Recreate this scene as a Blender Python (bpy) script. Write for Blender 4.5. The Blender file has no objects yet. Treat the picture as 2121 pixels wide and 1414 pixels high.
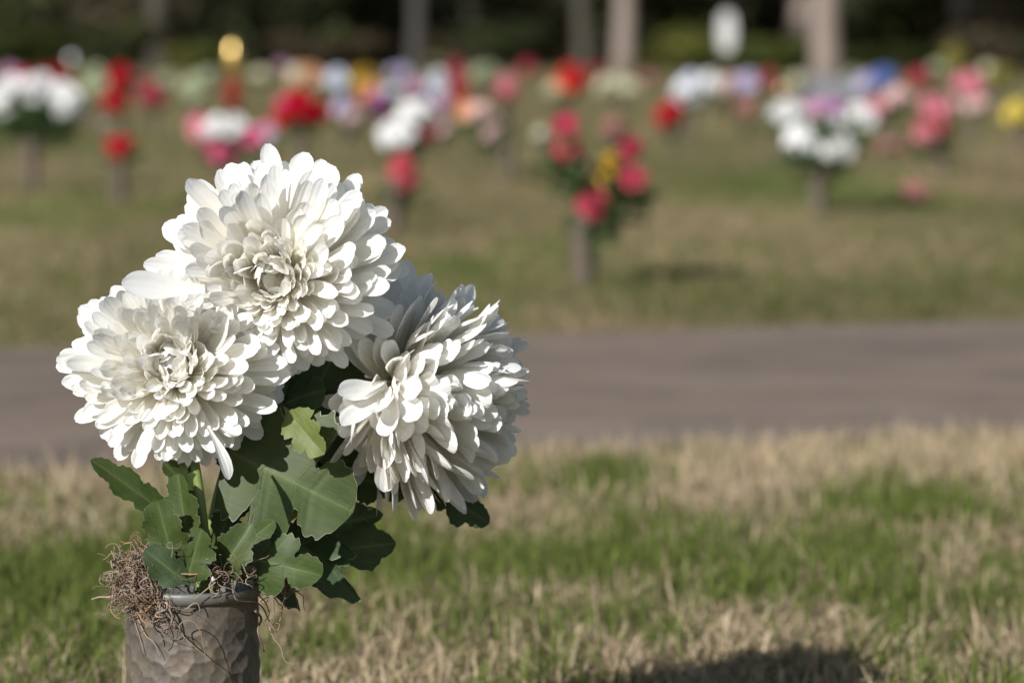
import bpy, math, random
import numpy as np
from mathutils import Vector, Matrix, Euler

R = math.radians
sc = bpy.context.scene
COL = sc.collection

# ---------------------------------------------------------------- camera
LENS, SENS, IW, IH = 112.0, 36.0, 2121.0, 1414.0
FPX = LENS / SENS * IW
HORIZON = 100.0
PITCH = math.atan((IH / 2 - HORIZON) / FPX)
FOC = 2.6                                   # metres to the bouquet
CAM_H = 0.655
cam_d = bpy.data.cameras.new('camera')
cam = bpy.data.objects.new('camera', cam_d)
COL.objects.link(cam)
cam.location = (0, 0, CAM_H)
cam.rotation_euler = (R(90) - PITCH, 0, 0)
cam_d.lens = LENS
cam_d.sensor_width = SENS
cam_d.clip_start = 0.05
cam_d.clip_end = 2000
cam_d.dof.use_dof = True
cam_d.dof.focus_distance = FOC - 0.03
cam_d.dof.aperture_fstop = 4.9
sc.camera = cam

# ---------------------------------------------------------------- light
SUN_AZ, SUN_EL = 34.0, 30.5                 # sun stands behind the camera, to the left
wd = bpy.data.worlds.new('World')
sc.world = wd
wd.use_nodes = True
wn = wd.node_tree
bg = wn.nodes['Background']
sky = wn.nodes.new('ShaderNodeTexSky')
sky.sky_type = 'NISHITA'
sky.sun_disc = False
sky.sun_elevation = R(SUN_EL)
sky.sun_rotation = R(180 + SUN_AZ)
wn.links.new(sky.outputs[0], bg.inputs[0])
bg.inputs[1].default_value = 0.06
sun_d = bpy.data.lights.new('sun', 'SUN')
sun_d.energy = 5.0
sun_d.angle = R(0.5)
sun_d.color = (1.0, 0.978, 0.948)
sun = bpy.data.objects.new('sun', sun_d)
COL.objects.link(sun)
LDIR = Vector((math.sin(R(SUN_AZ)) * math.cos(R(SUN_EL)), math.cos(R(SUN_AZ)) * math.cos(R(SUN_EL)), -math.sin(R(SUN_EL))))
sun.rotation_euler = LDIR.to_track_quat('-Z', 'Y').to_euler()
sun.location = (-3, -4, 4)
sc.view_settings.view_transform = 'Standard'
sc.view_settings.look = 'None'
sc.view_settings.exposure = 0.40
sc.view_settings.gamma = 1.0
sc.render.engine = 'CYCLES'
sc.cycles.use_denoising = True
sc.cycles.max_bounces = 14
sc.cycles.diffuse_bounces = 14
sc.cycles.transmission_bounces = 4
sc.cycles.glossy_bounces = 2
sc.cycles.transparent_max_bounces = 8
sc.cycles.sample_clamp_indirect = 6

# ---------------------------------------------------------------- helpers
CF = Vector((0, math.cos(PITCH), -math.sin(PITCH)))
CU = Vector((0, math.sin(PITCH), math.cos(PITCH)))
CO = Vector((0, 0, CAM_H))


def W(px, py, D):
    """point of the place seen at photo pixel px,py at distance D"""
    return CO + CF * D + Vector((1, 0, 0)) * ((px - IW / 2) / FPX * D) + CU * ((IH / 2 - py) / FPX * D)


def G(px, py):
    """point of the ground (z = 0) seen at photo pixel"""
    d = CF + Vector((1, 0, 0)) * ((px - IW / 2) / FPX) + CU * ((IH / 2 - py) / FPX)
    return CO + d * (-CAM_H / d.z)


def depth_of(p):
    return (Vector(p) - CO).dot(CF)


def mesh_obj(name, verts, faces, material=None, parent=None, smooth=True, me=None):
    if me is None:
        me = make_mesh(name, verts, faces, material, smooth)
    o = bpy.data.objects.new(name, me)
    COL.objects.link(o)
    if parent is not None:
        o.parent = parent
    return o


def make_mesh(name, verts, faces, material=None, smooth=True):
    me = bpy.data.meshes.new(name)
    me.from_pydata([tuple(v) for v in verts], [], [tuple(f) for f in faces])
    if smooth:
        me.shade_smooth()
    if material:
        me.materials.append(material)
    return me


def big_mesh(name, V, F4, material, smooth=False):
    """numpy verts (n,3) and quads (m,4) or tris (m,3)"""
    me = bpy.data.meshes.new(name)
    k = F4.shape[1]
    me.vertices.add(len(V))
    me.vertices.foreach_set('co', np.asarray(V, dtype=np.float32).ravel())
    me.loops.add(F4.size)
    me.loops.foreach_set('vertex_index', F4.astype(np.int32).ravel())
    me.polygons.add(len(F4))
    me.polygons.foreach_set('loop_start', np.arange(0, F4.size, k, dtype=np.int32))
    me.update(calc_edges=True)
    me.validate()
    if smooth:
        me.shade_smooth()
    me.materials.append(material)
    return me


def point_color(me, cols, name='Col'):
    a = me.color_attributes.new(name, 'FLOAT_COLOR', 'POINT')
    c = np.ones((len(me.vertices), 4), dtype=np.float32)
    c[:, :3] = cols
    a.data.foreach_set('color', c.ravel())


def empty(name, loc):
    o = bpy.data.objects.new(name, None)
    o.empty_display_size = 0.02
    COL.objects.link(o)
    o.location = loc
    return o


def tag(o, label, cat, group=None, kind=None):
    if label:
        o['label'] = label
    if cat:
        o['category'] = cat
    if group:
        o['group'] = group
    if kind:
        o['kind'] = kind
    return o


def tube(path, radii, sides=6, cap=True):
    V, F = [], []
    n = len(path)
    P = [Vector(p) for p in path]
    ref = Vector((0.3, 0.2, 1)).normalized()
    for i in range(n):
        t = (P[min(i + 1, n - 1)] - P[max(i - 1, 0)])
        if t.length < 1e-9:
            t = Vector((0, 0, 1))
        t.normalize()
        a = t.cross(ref)
        if a.length < 1e-3:
            a = t.cross(Vector((1, 0, 0)))
        a.normalize()
        b = t.cross(a)
        r = radii[i] if hasattr(radii, '__len__') else radii
        for s in range(sides):
            q = 2 * math.pi * s / sides
            V.append(P[i] + (a * math.cos(q) + b * math.sin(q)) * r)
    for i in range(n - 1):
        for s in range(sides):
            s2 = (s + 1) % sides
            F.append((i * sides + s, i * sides + s2, (i + 1) * sides + s2, (i + 1) * sides + s))
    if cap:
        F.append(tuple(range(sides - 1, -1, -1)))
        F.append(tuple((n - 1) * sides + s for s in range(sides)))
    return V, F


def catmull(pts, n=6):
    P = [Vector(p) for p in pts]
    P = [P[0] * 2 - P[1]] + P + [P[-1] * 2 - P[-2]]
    out = []
    for i in range(1, len(P) - 2):
        for k in range(n):
            t = k / n
            a, b, c, d = P[i - 1], P[i], P[i + 1], P[i + 2]
            out.append(0.5 * ((2 * b) + (c - a) * t + (2 * a - 5 * b + 4 * c - d) * t * t + (3 * b - a - 3 * c + d) * t ** 3))
    out.append(P[-2])
    return out


def join(parts):
    V, F = [], []
    for v, f in parts:
        o = len(V)
        V.extend(v)
        F.extend([tuple(i + o for i in q) for q in f])
    return V, F


def lathe(profile, seg=48):
    V, F = [], []
    for r, z in profile:
        for s in range(seg):
            a = 2 * math.pi * s / seg
            V.append((r * math.cos(a), r * math.sin(a), z))
    for i in range(len(profile) - 1):
        for s in range(seg):
            s2 = (s + 1) % seg
            F.append((i * seg + s, i * seg + s2, (i + 1) * seg + s2, (i + 1) * seg + s))
    return V, F


def vnoise(x, y, seed=0):
    """smooth 2-D value noise 0..1"""
    x = np.asarray(x, dtype=np.float64)
    y = np.asarray(y, dtype=np.float64)
    xi, yi = np.floor(x), np.floor(y)
    xf, yf = x - xi, y - yi

    def h(a, b):
        s = np.sin(a * 127.1 + b * 311.7 + seed * 74.7) * 43758.5453
        return s - np.floor(s)
    u, v = xf * xf * (3 - 2 * xf), yf * yf * (3 - 2 * yf)
    return (h(xi, yi) * (1 - u) + h(xi + 1, yi) * u) * (1 - v) + (h(xi, yi + 1) * (1 - u) + h(xi + 1, yi + 1) * u) * v


# ---------------------------------------------------------------- materials
class NT:
    def __init__(self, name):
        self.m = bpy.data.materials.new(name)
        self.m.use_nodes = True
        self.t = self.m.node_tree
        self.out = self.t.nodes['Material Output']
        self.b = self.t.nodes['Principled BSDF']

    def n(self, typ, **kw):
        nd = self.t.nodes.new(typ)
        for k, v in kw.items():
            if k in nd.bl_rna.properties:
                setattr(nd, k, v)
            else:
                nd.inputs[k.replace('_', ' ')].default_value = v
        return nd

    def l(self, a, b):
        self.t.links.new(a, b)

    def coord(self, kind='Object', scale=(1, 1, 1)):
        tc = self.n('ShaderNodeTexCoord')
        mp = self.n('ShaderNodeMapping')
        mp.inputs['Scale'].default_value = scale
        self.l(tc.outputs[kind], mp.inputs[0])
        return mp.outputs[0]

    def noise(self, vec, scale, detail=4.0, rough=0.55):
        nd = self.n('ShaderNodeTexNoise')
        nd.inputs['Scale'].default_value = scale
        nd.inputs['Detail'].default_value = detail
        nd.inputs['Roughness'].default_value = rough
        if vec is not None:
            self.l(vec, nd.inputs['Vector'])
        return nd.outputs[0]

    def ramp(self, fac, stops):
        nd = self.n('ShaderNodeValToRGB')
        el = nd.color_ramp.elements
        while len(el) < len(stops):
            el.new(0.5)
        for e, (p, c) in zip(el, stops):
            e.position = p
            e.color = (*c, 1)
        self.l(fac, nd.inputs[0])
        return nd.outputs[0]

    def mix(self, fac, a, b, mode='MIX'):
        nd = self.n('ShaderNodeMix', data_type='RGBA', blend_type=mode)
        for sock, v in ((nd.inputs[0], fac), (nd.inputs[6], a), (nd.inputs[7], b)):
            if isinstance(v, (int, float)):
                sock.default_value = v
            elif isinstance(v, tuple):
                sock.default_value = (*v, 1)
            else:
                self.l(v, sock)
        return nd.outputs[2]

    def bump(self, h, strength=0.3, dist=0.001):
        nd = self.n('ShaderNodeBump')
        nd.inputs['Strength'].default_value = strength
        nd.inputs['Distance'].default_value = dist
        self.l(h, nd.inputs['Height'])
        return nd.outputs[0]

    def attr(self, name='Col'):
        nd = self.n('ShaderNodeAttribute')
        nd.attribute_name = name
        return nd

    def thin(self, color, trans_color=None, f=0.3, normal=None, gloss=0.0, rough=0.5):
        """cloth / leaf: diffuse mixed with light passing through"""
        d = self.n('ShaderNodeBsdfDiffuse')
        t = self.n('ShaderNodeBsdfTranslucent')
        for nd, c in ((d, color), (t, trans_color if trans_color is not None else color)):
            if isinstance(c, tuple):
                nd.inputs[0].default_value = (*c, 1)
            else:
                self.l(c, nd.inputs[0])
            if normal is not None:
                self.l(normal, nd.inputs['Normal'])
        mx = self.n('ShaderNodeMixShader')
        mx.inputs[0].default_value = f
        self.l(d.outputs[0], mx.inputs[1])
        self.l(t.outputs[0], mx.inputs[2])
        res = mx.outputs[0]
        if gloss:
            g = self.n('ShaderNodeBsdfGlossy')
            g.inputs['Roughness'].default_value = rough
            if normal is not None:
                self.l(normal, g.inputs['Normal'])
            m2 = self.n('ShaderNodeMixShader')
            m2.inputs[0].default_value = gloss
            self.l(res, m2.inputs[1])
            self.l(g.outputs[0], m2.inputs[2])
            res = m2.outputs[0]
        self.l(res, self.out.inputs[0])
        return self.m

    def solid(self, color, rough=0.6, metal=0.0, normal=None, spec=None):
        if isinstance(color, tuple):
            self.b.inputs['Base Color'].default_value = (*color, 1)
        else:
            self.l(color, self.b.inputs['Base Color'])
        if isinstance(rough, (int, float)):
            self.b.inputs['Roughness'].default_value = rough
        else:
            self.l(rough, self.b.inputs['Roughness'])
        self.b.inputs['Metallic'].default_value = metal
        if spec is not None:
            self.b.inputs['Specular IOR Level'].default_value = spec
        if normal is not None:
            self.l(normal, self.b.inputs['Normal'])
        return self.m


def mat_petal():
    t = NT('white_silk')
    a = t.attr('along')
    co = t.coord('Object')
    n = t.noise(co, 60, 3)
    base = t.ramp(a.outputs['Fac'], [(0.0, (0.88, 0.86, 0.68)), (0.25, (0.92, 0.90, 0.79)), (0.5, (0.925, 0.915, 0.855)), (0.8, (0.92, 0.92, 0.91)), (1.0, (0.90, 0.91, 0.92))])
    soil = t.ramp(n, [(0.25, (0.96, 0.95, 0.93)), (0.5, (1, 1, 1))])
    c = t.mix(1.0, base, soil, 'MULTIPLY')
    speck = t.ramp(t.noise(co, 330, 2), [(0.73, (0, 0, 0)), (0.79, (0.5, 0.5, 0.5))])
    c = t.mix(speck, c, (0.45, 0.37, 0.26))
    u = t.attr('across')
    m1 = t.n('ShaderNodeMath', operation='MULTIPLY')
    m1.inputs[1].default_value = 11.0
    t.l(u.outputs['Fac'], m1.inputs[0])
    m2 = t.n('ShaderNodeMath', operation='SINE')
    t.l(m1.outputs[0], m2.inputs[0])
    m3 = t.n('ShaderNodeMath', operation='ADD')
    t.l(m2.outputs[0], m3.inputs[0])
    t.l(t.noise(co, 420, 3), m3.inputs[1])
    bp = t.bump(m3.outputs[0], 0.2, 0.0006)
    return t.thin(c, t.mix(1.0, c, (1.0, 0.97, 0.90), 'MULTIPLY'), 0.50, bp)


def mat_leaf(name, top, back, f=0.16):
    t = NT(name)
    co = t.coord('Object')
    n = t.noise(co, 28.0, 5, 0.6)
    streak = t.noise(t.coord('Object', (520, 55, 55)), 1.0, 4, 0.65)
    c = t.mix(t.ramp(n, [(0.3, (0, 0, 0)), (0.7, (1, 1, 1))]), tuple(x * 0.62 for x in top), tuple(x * 1.25 for x in top))
    c = t.mix(t.ramp(streak, [(0.35, (0, 0, 0)), (0.7, (0.85, 0.85, 0.85))]), c, back)
    e = t.attr('edge')
    er = t.ramp(e.outputs['Fac'], [(0.8, (0, 0, 0)), (1.0, (0.8, 0.8, 0.8))])
    c = t.mix(er, c, (0.34, 0.37, 0.28))
    rib = t.attr('rib')
    rr = t.ramp(rib.outputs['Fac'], [(0.0, (0.0, 0.0, 0.0)), (1.0, (0.45, 0.45, 0.45))])
    c = t.mix(rr, c, (0.17, 0.21, 0.09))
    fine = t.noise(co, 900, 2)
    bp = t.bump(t.mix(0.5, fine, streak), 0.3, 0.0007)
    return t.thin(c, t.mix(0.5, c, (0.22, 0.30, 0.05)), f, bp, 0.018, 0.5)


def mat_cloth(name, col, col2, f=0.3):
    t = NT(name)
    n = t.noise(t.coord('Object'), 14, 3)
    c = t.mix(n, col, col2)
    return t.thin(c, None, f)


def mat_foliage(name):
    t = NT(name)
    a = t.attr('Col')
    return t.thin(a.outputs['Color'], None, 0.25)


M_PETAL = mat_petal()
M_LEAF = mat_leaf('green_cloth_leaf', (0.036, 0.060, 0.013), (0.056, 0.078, 0.023))
M_LEAF_DARK = mat_leaf('dark_green_cloth_leaf', (0.030, 0.056, 0.020), (0.047, 0.073, 0.034))
M_LEAF_BACK = mat_leaf('yellow_green_leaf_back', (0.115, 0.150, 0.036), (0.16, 0.185, 0.065), 0.25)
M_FOL = mat_foliage('foliage')


def mat_stem():
    t = NT('plastic_stem')
    c = t.mix(t.noise(t.coord('Object'), 40), (0.10, 0.145, 0.035), (0.16, 0.20, 0.06))
    return t.solid(c, 0.5)


M_STEM = mat_stem()


def mat_bronze():
    t = NT('weathered_bronze')
    co = t.coord('Object')
    n1 = t.noise(co, 26, 5, 0.6)
    n2 = t.noise(co, 260, 4, 0.7)
    c = t.ramp(n1, [(0.3, (0.088, 0.080, 0.074)), (0.48, (0.130, 0.113, 0.094)), (0.62, (0.158, 0.124, 0.088)), (0.74, (0.115, 0.108, 0.103))])
    c = t.mix(0.55, c, t.ramp(n2, [(0.35, (0.45, 0.42, 0.4)), (0.65, (1.0, 0.97, 0.93))]), 'MULTIPLY')
    bp = t.bump(n2, 0.25, 0.0006)
    return t.solid(c, 0.62, 0.25, bp)


def mat_rim():
    t = NT('grey_patina')
    co = t.coord('Object')
    n1 = t.noise(co, 60, 5)
    c = t.ramp(n1, [(0.3, (0.10, 0.103, 0.094)), (0.6, (0.165, 0.165, 0.15)), (0.75, (0.10, 0.085, 0.07))])
    return t.solid(c, 0.5, 0.3, t.bump(t.noise(co, 300), 0.2, 0.0004))


def mat_moss():
    t = NT('dry_moss_fibre')
    a = t.attr('Col')
    return t.solid(a.outputs['Color'], 0.8)


M_BRONZE, M_RIM, M_MOSS = mat_bronze(), mat_rim(), mat_moss()


def mat_bgvase():
    t = NT('brown_bronze')
    c = t.mix(t.noise(t.coord('Object'), 30), (0.085, 0.066, 0.052), (0.145, 0.115, 0.092))
    return t.solid(c, 0.6, 0.2)


M_BGV = mat_bgvase()


def mat_bark(name, a, b):
    t = NT(name)
    n = t.noise(t.coord('Object', (6, 6, 1.2)), 2.0, 6, 0.65)
    return t.solid(t.mix(n, a, b), 0.9, 0.0, t.bump(n, 0.6, 0.03))


M_BARK = mat_bark('pale_bark', (0.14, 0.11, 0.09), (0.27, 0.22, 0.185))
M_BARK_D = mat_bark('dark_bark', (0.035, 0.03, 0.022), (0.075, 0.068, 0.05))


def mat_ground():
    t = NT('lawn_soil')
    co = t.coord('Object')
    big = t.noise(t.coord('Object', (0.55, 0.22, 1)), 1.0, 6, 0.62)
    mid = t.noise(co, 7, 5, 0.65)
    fine = t.noise(co, 120, 4, 0.7)
    c = t.ramp(big, [(0.30, (0.085, 0.100, 0.028)), (0.45, (0.155, 0.147, 0.060)), (0.56, (0.215, 0.172, 0.092)), (0.70, (0.28, 0.21, 0.135))])
    c = t.mix(0.6, c, t.ramp(mid, [(0.3, (0.55, 0.55, 0.5)), (0.65, (1.1, 1.08, 1.0))]), 'MULTIPLY')
    c = t.mix(0.5, c, t.ramp(fine, [(0.3, (0.55, 0.5, 0.45)), (0.7, (1.1, 1.1, 1.1))]), 'MULTIPLY')
    return t.solid(c, 1.0, 0.0, t.bump(mid, 0.5, 0.04), 0.1)


def mat_road():
    t = NT('old_asphalt')
    co = t.coord('Object')
    big = t.noise(t.coord('Object', (0.5, 1.6, 1)), 1.1, 5, 0.6)
    fine = t.noise(co, 160, 3, 0.8)
    c = t.ramp(big, [(0.34, (0.155, 0.126, 0.106)), (0.5, (0.198, 0.157, 0.126)), (0.66, (0.215, 0.177, 0.150))])
    c = t.mix(0.5, c, t.ramp(fine, [(0.3, (0.6, 0.58, 0.56)), (0.7, (1.15, 1.13, 1.1))]), 'MULTIPLY')
    c = t.mix(0.7, c, t.ramp(t.noise(co, 3.2, 5, 0.65), [(0.32, (0.66, 0.64, 0.63)), (0.5, (0.95, 0.92, 0.88)), (0.68, (1.12, 1.07, 1.0))]), 'MULTIPLY')
    return t.solid(c, 0.9, 0.0, t.bump(fine, 0.5, 0.004), 0.2)


M_GROUND, M_ROAD = mat_ground(), mat_road()

# ================================================================ SETTING
# ground: one sheet to the horizon, finer near the camera
ys = np.concatenate([np.linspace(-30, 0, 8), np.linspace(1, 40, 60), np.linspace(44, 140, 30), np.array([200, 320, 500, 800, 1200])])
xs = np.concatenate([-np.array([900, 400, 200, 120, 80, 55]), np.linspace(-40, 40, 60), np.array([55, 80, 120, 200, 400, 900])])
XX, YY = np.meshgrid(xs, ys)
ZZ = np.zeros_like(XX)
gv = np.stack([XX, YY, ZZ], -1).reshape(-1, 3)
nx, ny = len(xs), len(ys)
ii = np.arange(nx * ny).reshape(ny, nx)
gf = np.stack([ii[:-1, :-1], ii[:-1, 1:], ii[1:, 1:], ii[1:, :-1]], -1).reshape(-1, 4)
# gentle mounds in the field beyond the road (always a little above zero there)
far = np.clip((gv[:, 1] - 9.0) / 4.0, 0, 1)
gv[:, 2] = far * 0.05 * (vnoise(gv[:, 0] * 0.35, gv[:, 1] * 0.25, 3) - 0.35)
ground = mesh_obj('ground', None, None, me=big_mesh('ground', gv, gf, M_GROUND, True))
tag(ground, 'lawn ground of the cemetery', None, kind='structure')


def gz(x, y):
    f = np.clip((np.asarray(y) - 9.0) / 4.0, 0, 1)
    return f * 0.05 * (vnoise(np.asarray(x) * 0.35, np.asarray(y) * 0.25, 3) - 0.35)


# road: runs across, its far end turning away to the right
nA, nB = G(0, 1005), G(2121, 915)
fA, fB = G(0, 727), G(2121, 668)


def line_at(a, b, x):
    return a.y + (b.y - a.y) * (x - a.x) / (b.x - a.x)


rv, rf = [], []
rxs = np.linspace(-14, 14, 57)
for i, x in enumerate(rxs):
    wob = 0.03 * math.sin(x * 2.1) + 0.02 * math.sin(x * 5.3 + 1)
    y0, y1 = line_at(nA, nB, x) + wob, line_at(fA, fB, x) + wob * 0.6
    for k in range(7):
        s = k / 6
        rv.append((x, y0 + (y1 - y0) * s, 0.006 + 0.012 * math.sin(math.pi * s)))
for i in range(len(rxs) - 1):
    for k in range(6):
        rf.append((i * 7 + k, (i + 1) * 7 + k, (i + 1) * 7 + k + 1, i * 7 + k + 1))
road = mesh_obj('road', rv, rf, M_ROAD)
tag(road, 'narrow grey-brown asphalt cemetery road', None, kind='structure')

# ---------------------------------------------------------------- grass blades (uncountable)
rng = np.random.default_rng(7)


def blade_mesh(name, P, length, width, heading, lean, col, coltip):
    n = len(P)
    dx, dy = np.cos(heading), np.sin(heading)
    sx, sy = -dy, dx
    V = np.zeros((n, 6, 3), dtype=np.float32)
    C = np.zeros((n, 6, 3), dtype=np.float32)
    face = rng.uniform(0, 2 * np.pi, n)
    wx, wy = np.cos(face), np.sin(face)
    for k, (t, w) in enumerate(((0, 1.0), (0.5, 0.85), (1.0, 0.12))):
        la = lean * (0.45 + 0.55 * t)
        r = length * t * np.sin(la)
        z = length * t * np.cos(la)
        cx, cy = P[:, 0] + dx * r, P[:, 1] + dy * r
        for s in (0, 1):
            o = (s - 0.5) * width * w
            V[:, 2 * k + s, 0] = cx + wx * o
            V[:, 2 * k + s, 1] = cy + wy * o
            V[:, 2 * k + s, 2] = P[:, 2] + z + 0.001
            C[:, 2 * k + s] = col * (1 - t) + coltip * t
    base = (np.arange(n) * 6)[:, None]
    F = np.concatenate([base + np.array([[0, 1, 3, 2]]), base + np.array([[2, 3, 5, 4]])], 0)
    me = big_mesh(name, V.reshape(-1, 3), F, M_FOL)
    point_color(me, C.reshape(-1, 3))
    return me


def blobs(lst):
    out = []
    for px, py, rx, ry in lst:
        c, a, b, d = G(px, py), G(px + rx, py), G(px, py - ry), G(px, py + ry)
        out.append((c.x, c.y, abs(a.x - c.x), max(0.05, (b.y - d.y) / 2)))
    return out


NEAR_GREEN = blobs([(1870, 1060, 200, 60), (1400, 1130, 260, 70), (1750, 1160, 260, 60), (1150, 1185, 300, 60), (800, 1210, 220, 60),
                    (1960, 1270, 220, 55), (1480, 1240, 220, 45), (90, 1210, 260, 110), (40, 1340, 190, 70), (1250, 1000, 170, 25),
                    (1060, 985, 90, 25), (680, 1330, 120, 35), (2080, 1200, 80, 80), (350, 1100, 200, 60)])
FAR_GREEN = blobs([(1850, 610, 330, 60), (2050, 580, 200, 50), (1120, 500, 170, 45), (60, 620, 150, 60), (300, 430, 300, 45), (1750, 400, 300, 30),
                   (560, 440, 200, 40), (950, 560, 150, 40), (1000, 620, 100, 40), (1500, 640, 180, 30)])


def greenness(x, y, bl, base, seed):
    g = np.full_like(x, base)
    for cx, cy, rx, ry in bl:
        g = np.maximum(g, np.exp(-(((x - cx) / rx) ** 2 + ((y - cy) / ry) ** 2) * 0.8))
    if base > 0.2:
        g = g + (vnoise(x * 0.9, y * 0.35, seed + 8) - 0.5) * 1.3
    return np.clip(g + (vnoise(x * 7, y * 4.5, seed) - 0.5) * 1.1 + (vnoise(x * 24, y * 15, seed + 5) - 0.5) * 0.6, 0, 1)


def grass(name, n, xr, yr, bl, base, lscale, seed, label, inside):
    x = rng.uniform(xr[0], xr[1], n)
    y = rng.uniform(yr[0], yr[1], n)
    keep = inside(x, y)
    x, y = x[keep], y[keep]
    g = greenness(x, y, bl, base, seed)
    # clumping: thin out where the clump noise is low
    cl = vnoise(x * 22, y * 22, seed + 9) * 0.6 + vnoise(x * 60, y * 60, seed + 4) * 0.4
    keep = rng.uniform(0, 1, len(x)) < 0.35 + 0.9 * cl
    x, y, g, cl = x[keep], y[keep], g[keep], cl[keep]
    n = len(x)
    is_g = rng.uniform(0, 1, n) < g * (0.92 if lscale == 1.0 else 0.9) + 0.06
    edge = np.clip(1 - (line_at(nA, nB, 0) - y) / 0.55, 0, 1) * (y < 6)
    ln = np.where(is_g, rng.uniform(0.022, 0.052, n), rng.uniform(0.022, 0.06, n)) * (0.74 if lscale == 1.0 else lscale * 0.5) * (0.6 + 0.8 * cl)
    flat = np.clip(0.88 - edge * 0.9, 0, 1)
    lean = np.where(is_g, np.abs(rng.normal(0.35, 0.25, n)), np.where(rng.uniform(0, 1, n) < flat, rng.uniform(0.9, 1.5, n), np.abs(rng.normal(0.35, 0.3, n))))
    ln = ln * np.where(rng.uniform(0, 1, n) < 0.06, rng.uniform(1.3, 2.0, n), 1.0)
    wd_ = rng.uniform(0.0012, 0.0036, n) * lscale ** 0.8
    hd = rng.uniform(0, 2 * np.pi, n)
    k = rng.uniform(0, 1, (n, 1))
    br = rng.uniform(0.6, 1.2, (n, 1))
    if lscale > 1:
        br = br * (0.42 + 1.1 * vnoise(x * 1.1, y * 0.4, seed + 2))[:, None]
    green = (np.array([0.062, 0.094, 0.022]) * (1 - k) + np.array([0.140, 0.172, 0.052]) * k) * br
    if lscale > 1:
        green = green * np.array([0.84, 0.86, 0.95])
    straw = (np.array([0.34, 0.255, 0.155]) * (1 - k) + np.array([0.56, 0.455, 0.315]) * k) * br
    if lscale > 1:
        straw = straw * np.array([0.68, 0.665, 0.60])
    col = np.where(is_g[:, None], green, straw)
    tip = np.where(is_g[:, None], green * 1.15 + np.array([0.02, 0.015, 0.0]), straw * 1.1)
    P = np.stack([x, y, gz(x, y)], -1)
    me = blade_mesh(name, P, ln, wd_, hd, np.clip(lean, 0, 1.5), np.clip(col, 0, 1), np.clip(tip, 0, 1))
    o = mesh_obj(name, None, None, me=me)
    tag(o, label, 'grass', kind='stuff')
    return o


vase_xy = W(398, 1205, FOC)
grass('grass', 260000, (-1.5, 1.6), (1.7, 5.6), NEAR_GREEN, 0.14, 1.0, 1, 'short mixed straw and green grass in front of the road',
      lambda x, y: (y < nA.y + (nB.y - nA.y) * (x - nA.x) / (nB.x - nA.x) + 0.05 * vnoise(x * 7, y * 0, 2)) & ((x - vase_xy.x) ** 2 + (y - vase_xy.y) ** 2 > 0.062 ** 2))
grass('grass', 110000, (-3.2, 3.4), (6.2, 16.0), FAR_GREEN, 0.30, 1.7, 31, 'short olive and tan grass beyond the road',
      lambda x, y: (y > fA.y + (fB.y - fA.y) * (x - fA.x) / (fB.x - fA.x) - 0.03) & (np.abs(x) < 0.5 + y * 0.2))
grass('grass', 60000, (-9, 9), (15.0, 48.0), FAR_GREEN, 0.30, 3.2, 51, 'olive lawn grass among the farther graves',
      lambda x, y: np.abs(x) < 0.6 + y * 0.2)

# ---------------------------------------------------------------- woods
def leaf_cloud(centers, radii, n, size, cols, seed, flat=0.0):
    r = np.random.default_rng(seed)
    centers, radii = np.asarray(centers), np.asarray(radii)
    w = (radii[:, 0] * radii[:, 1] * radii[:, 2]) ** 0.7
    idx = r.choice(len(centers), n, p=w / w.sum())
    d = r.normal(size=(n, 3))
    d /= np.linalg.norm(d, axis=1)[:, None]
    rad = r.uniform(0.45, 1.05, n)[:, None]
    P = centers[idx] + d * rad * radii[idx]
    P[:, 2] = np.abs(P[:, 2])
    a = r.normal(size=(n, 3))
    a /= np.linalg.norm(a, axis=1)[:, None]
    b = np.cross(a, d + r.normal(size=(n, 3)) * 0.5)
    b /= np.linalg.norm(b, axis=1)[:, None] + 1e-9
    s = (size * r.uniform(0.6, 1.4, n))[:, None]
    V = np.stack([P - a * s * 0.5, P + b * s * 0.28, P + a * s * 0.5, P - b * s * 0.28], 1)
    F = np.arange(n * 4).reshape(n, 4)
    cols = np.asarray(cols)
    ct = cols[r.integers(0, len(cols), len(centers))][idx] * r.uniform(0.6, 1.3, (n, 1))
    return V.reshape(-1, 3), F, np.repeat(ct, 4, 0)


def leaf_obj(name, centers, radii, n, size, cols, seed, parent=None):
    V, F, C = leaf_cloud(centers, radii, n, size, cols, seed)
    me = big_mesh(name, V, F, M_FOL)
    point_color(me, C)
    return mesh_obj(name, None, None, me=me, parent=parent)


DKG = [(0.036, 0.046, 0.020), (0.054, 0.064, 0.027), (0.090, 0.095, 0.040), (0.078, 0.063, 0.042)]
OLV = [(0.095, 0.108, 0.026), (0.125, 0.130, 0.034), (0.075, 0.090, 0.028)]


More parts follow.
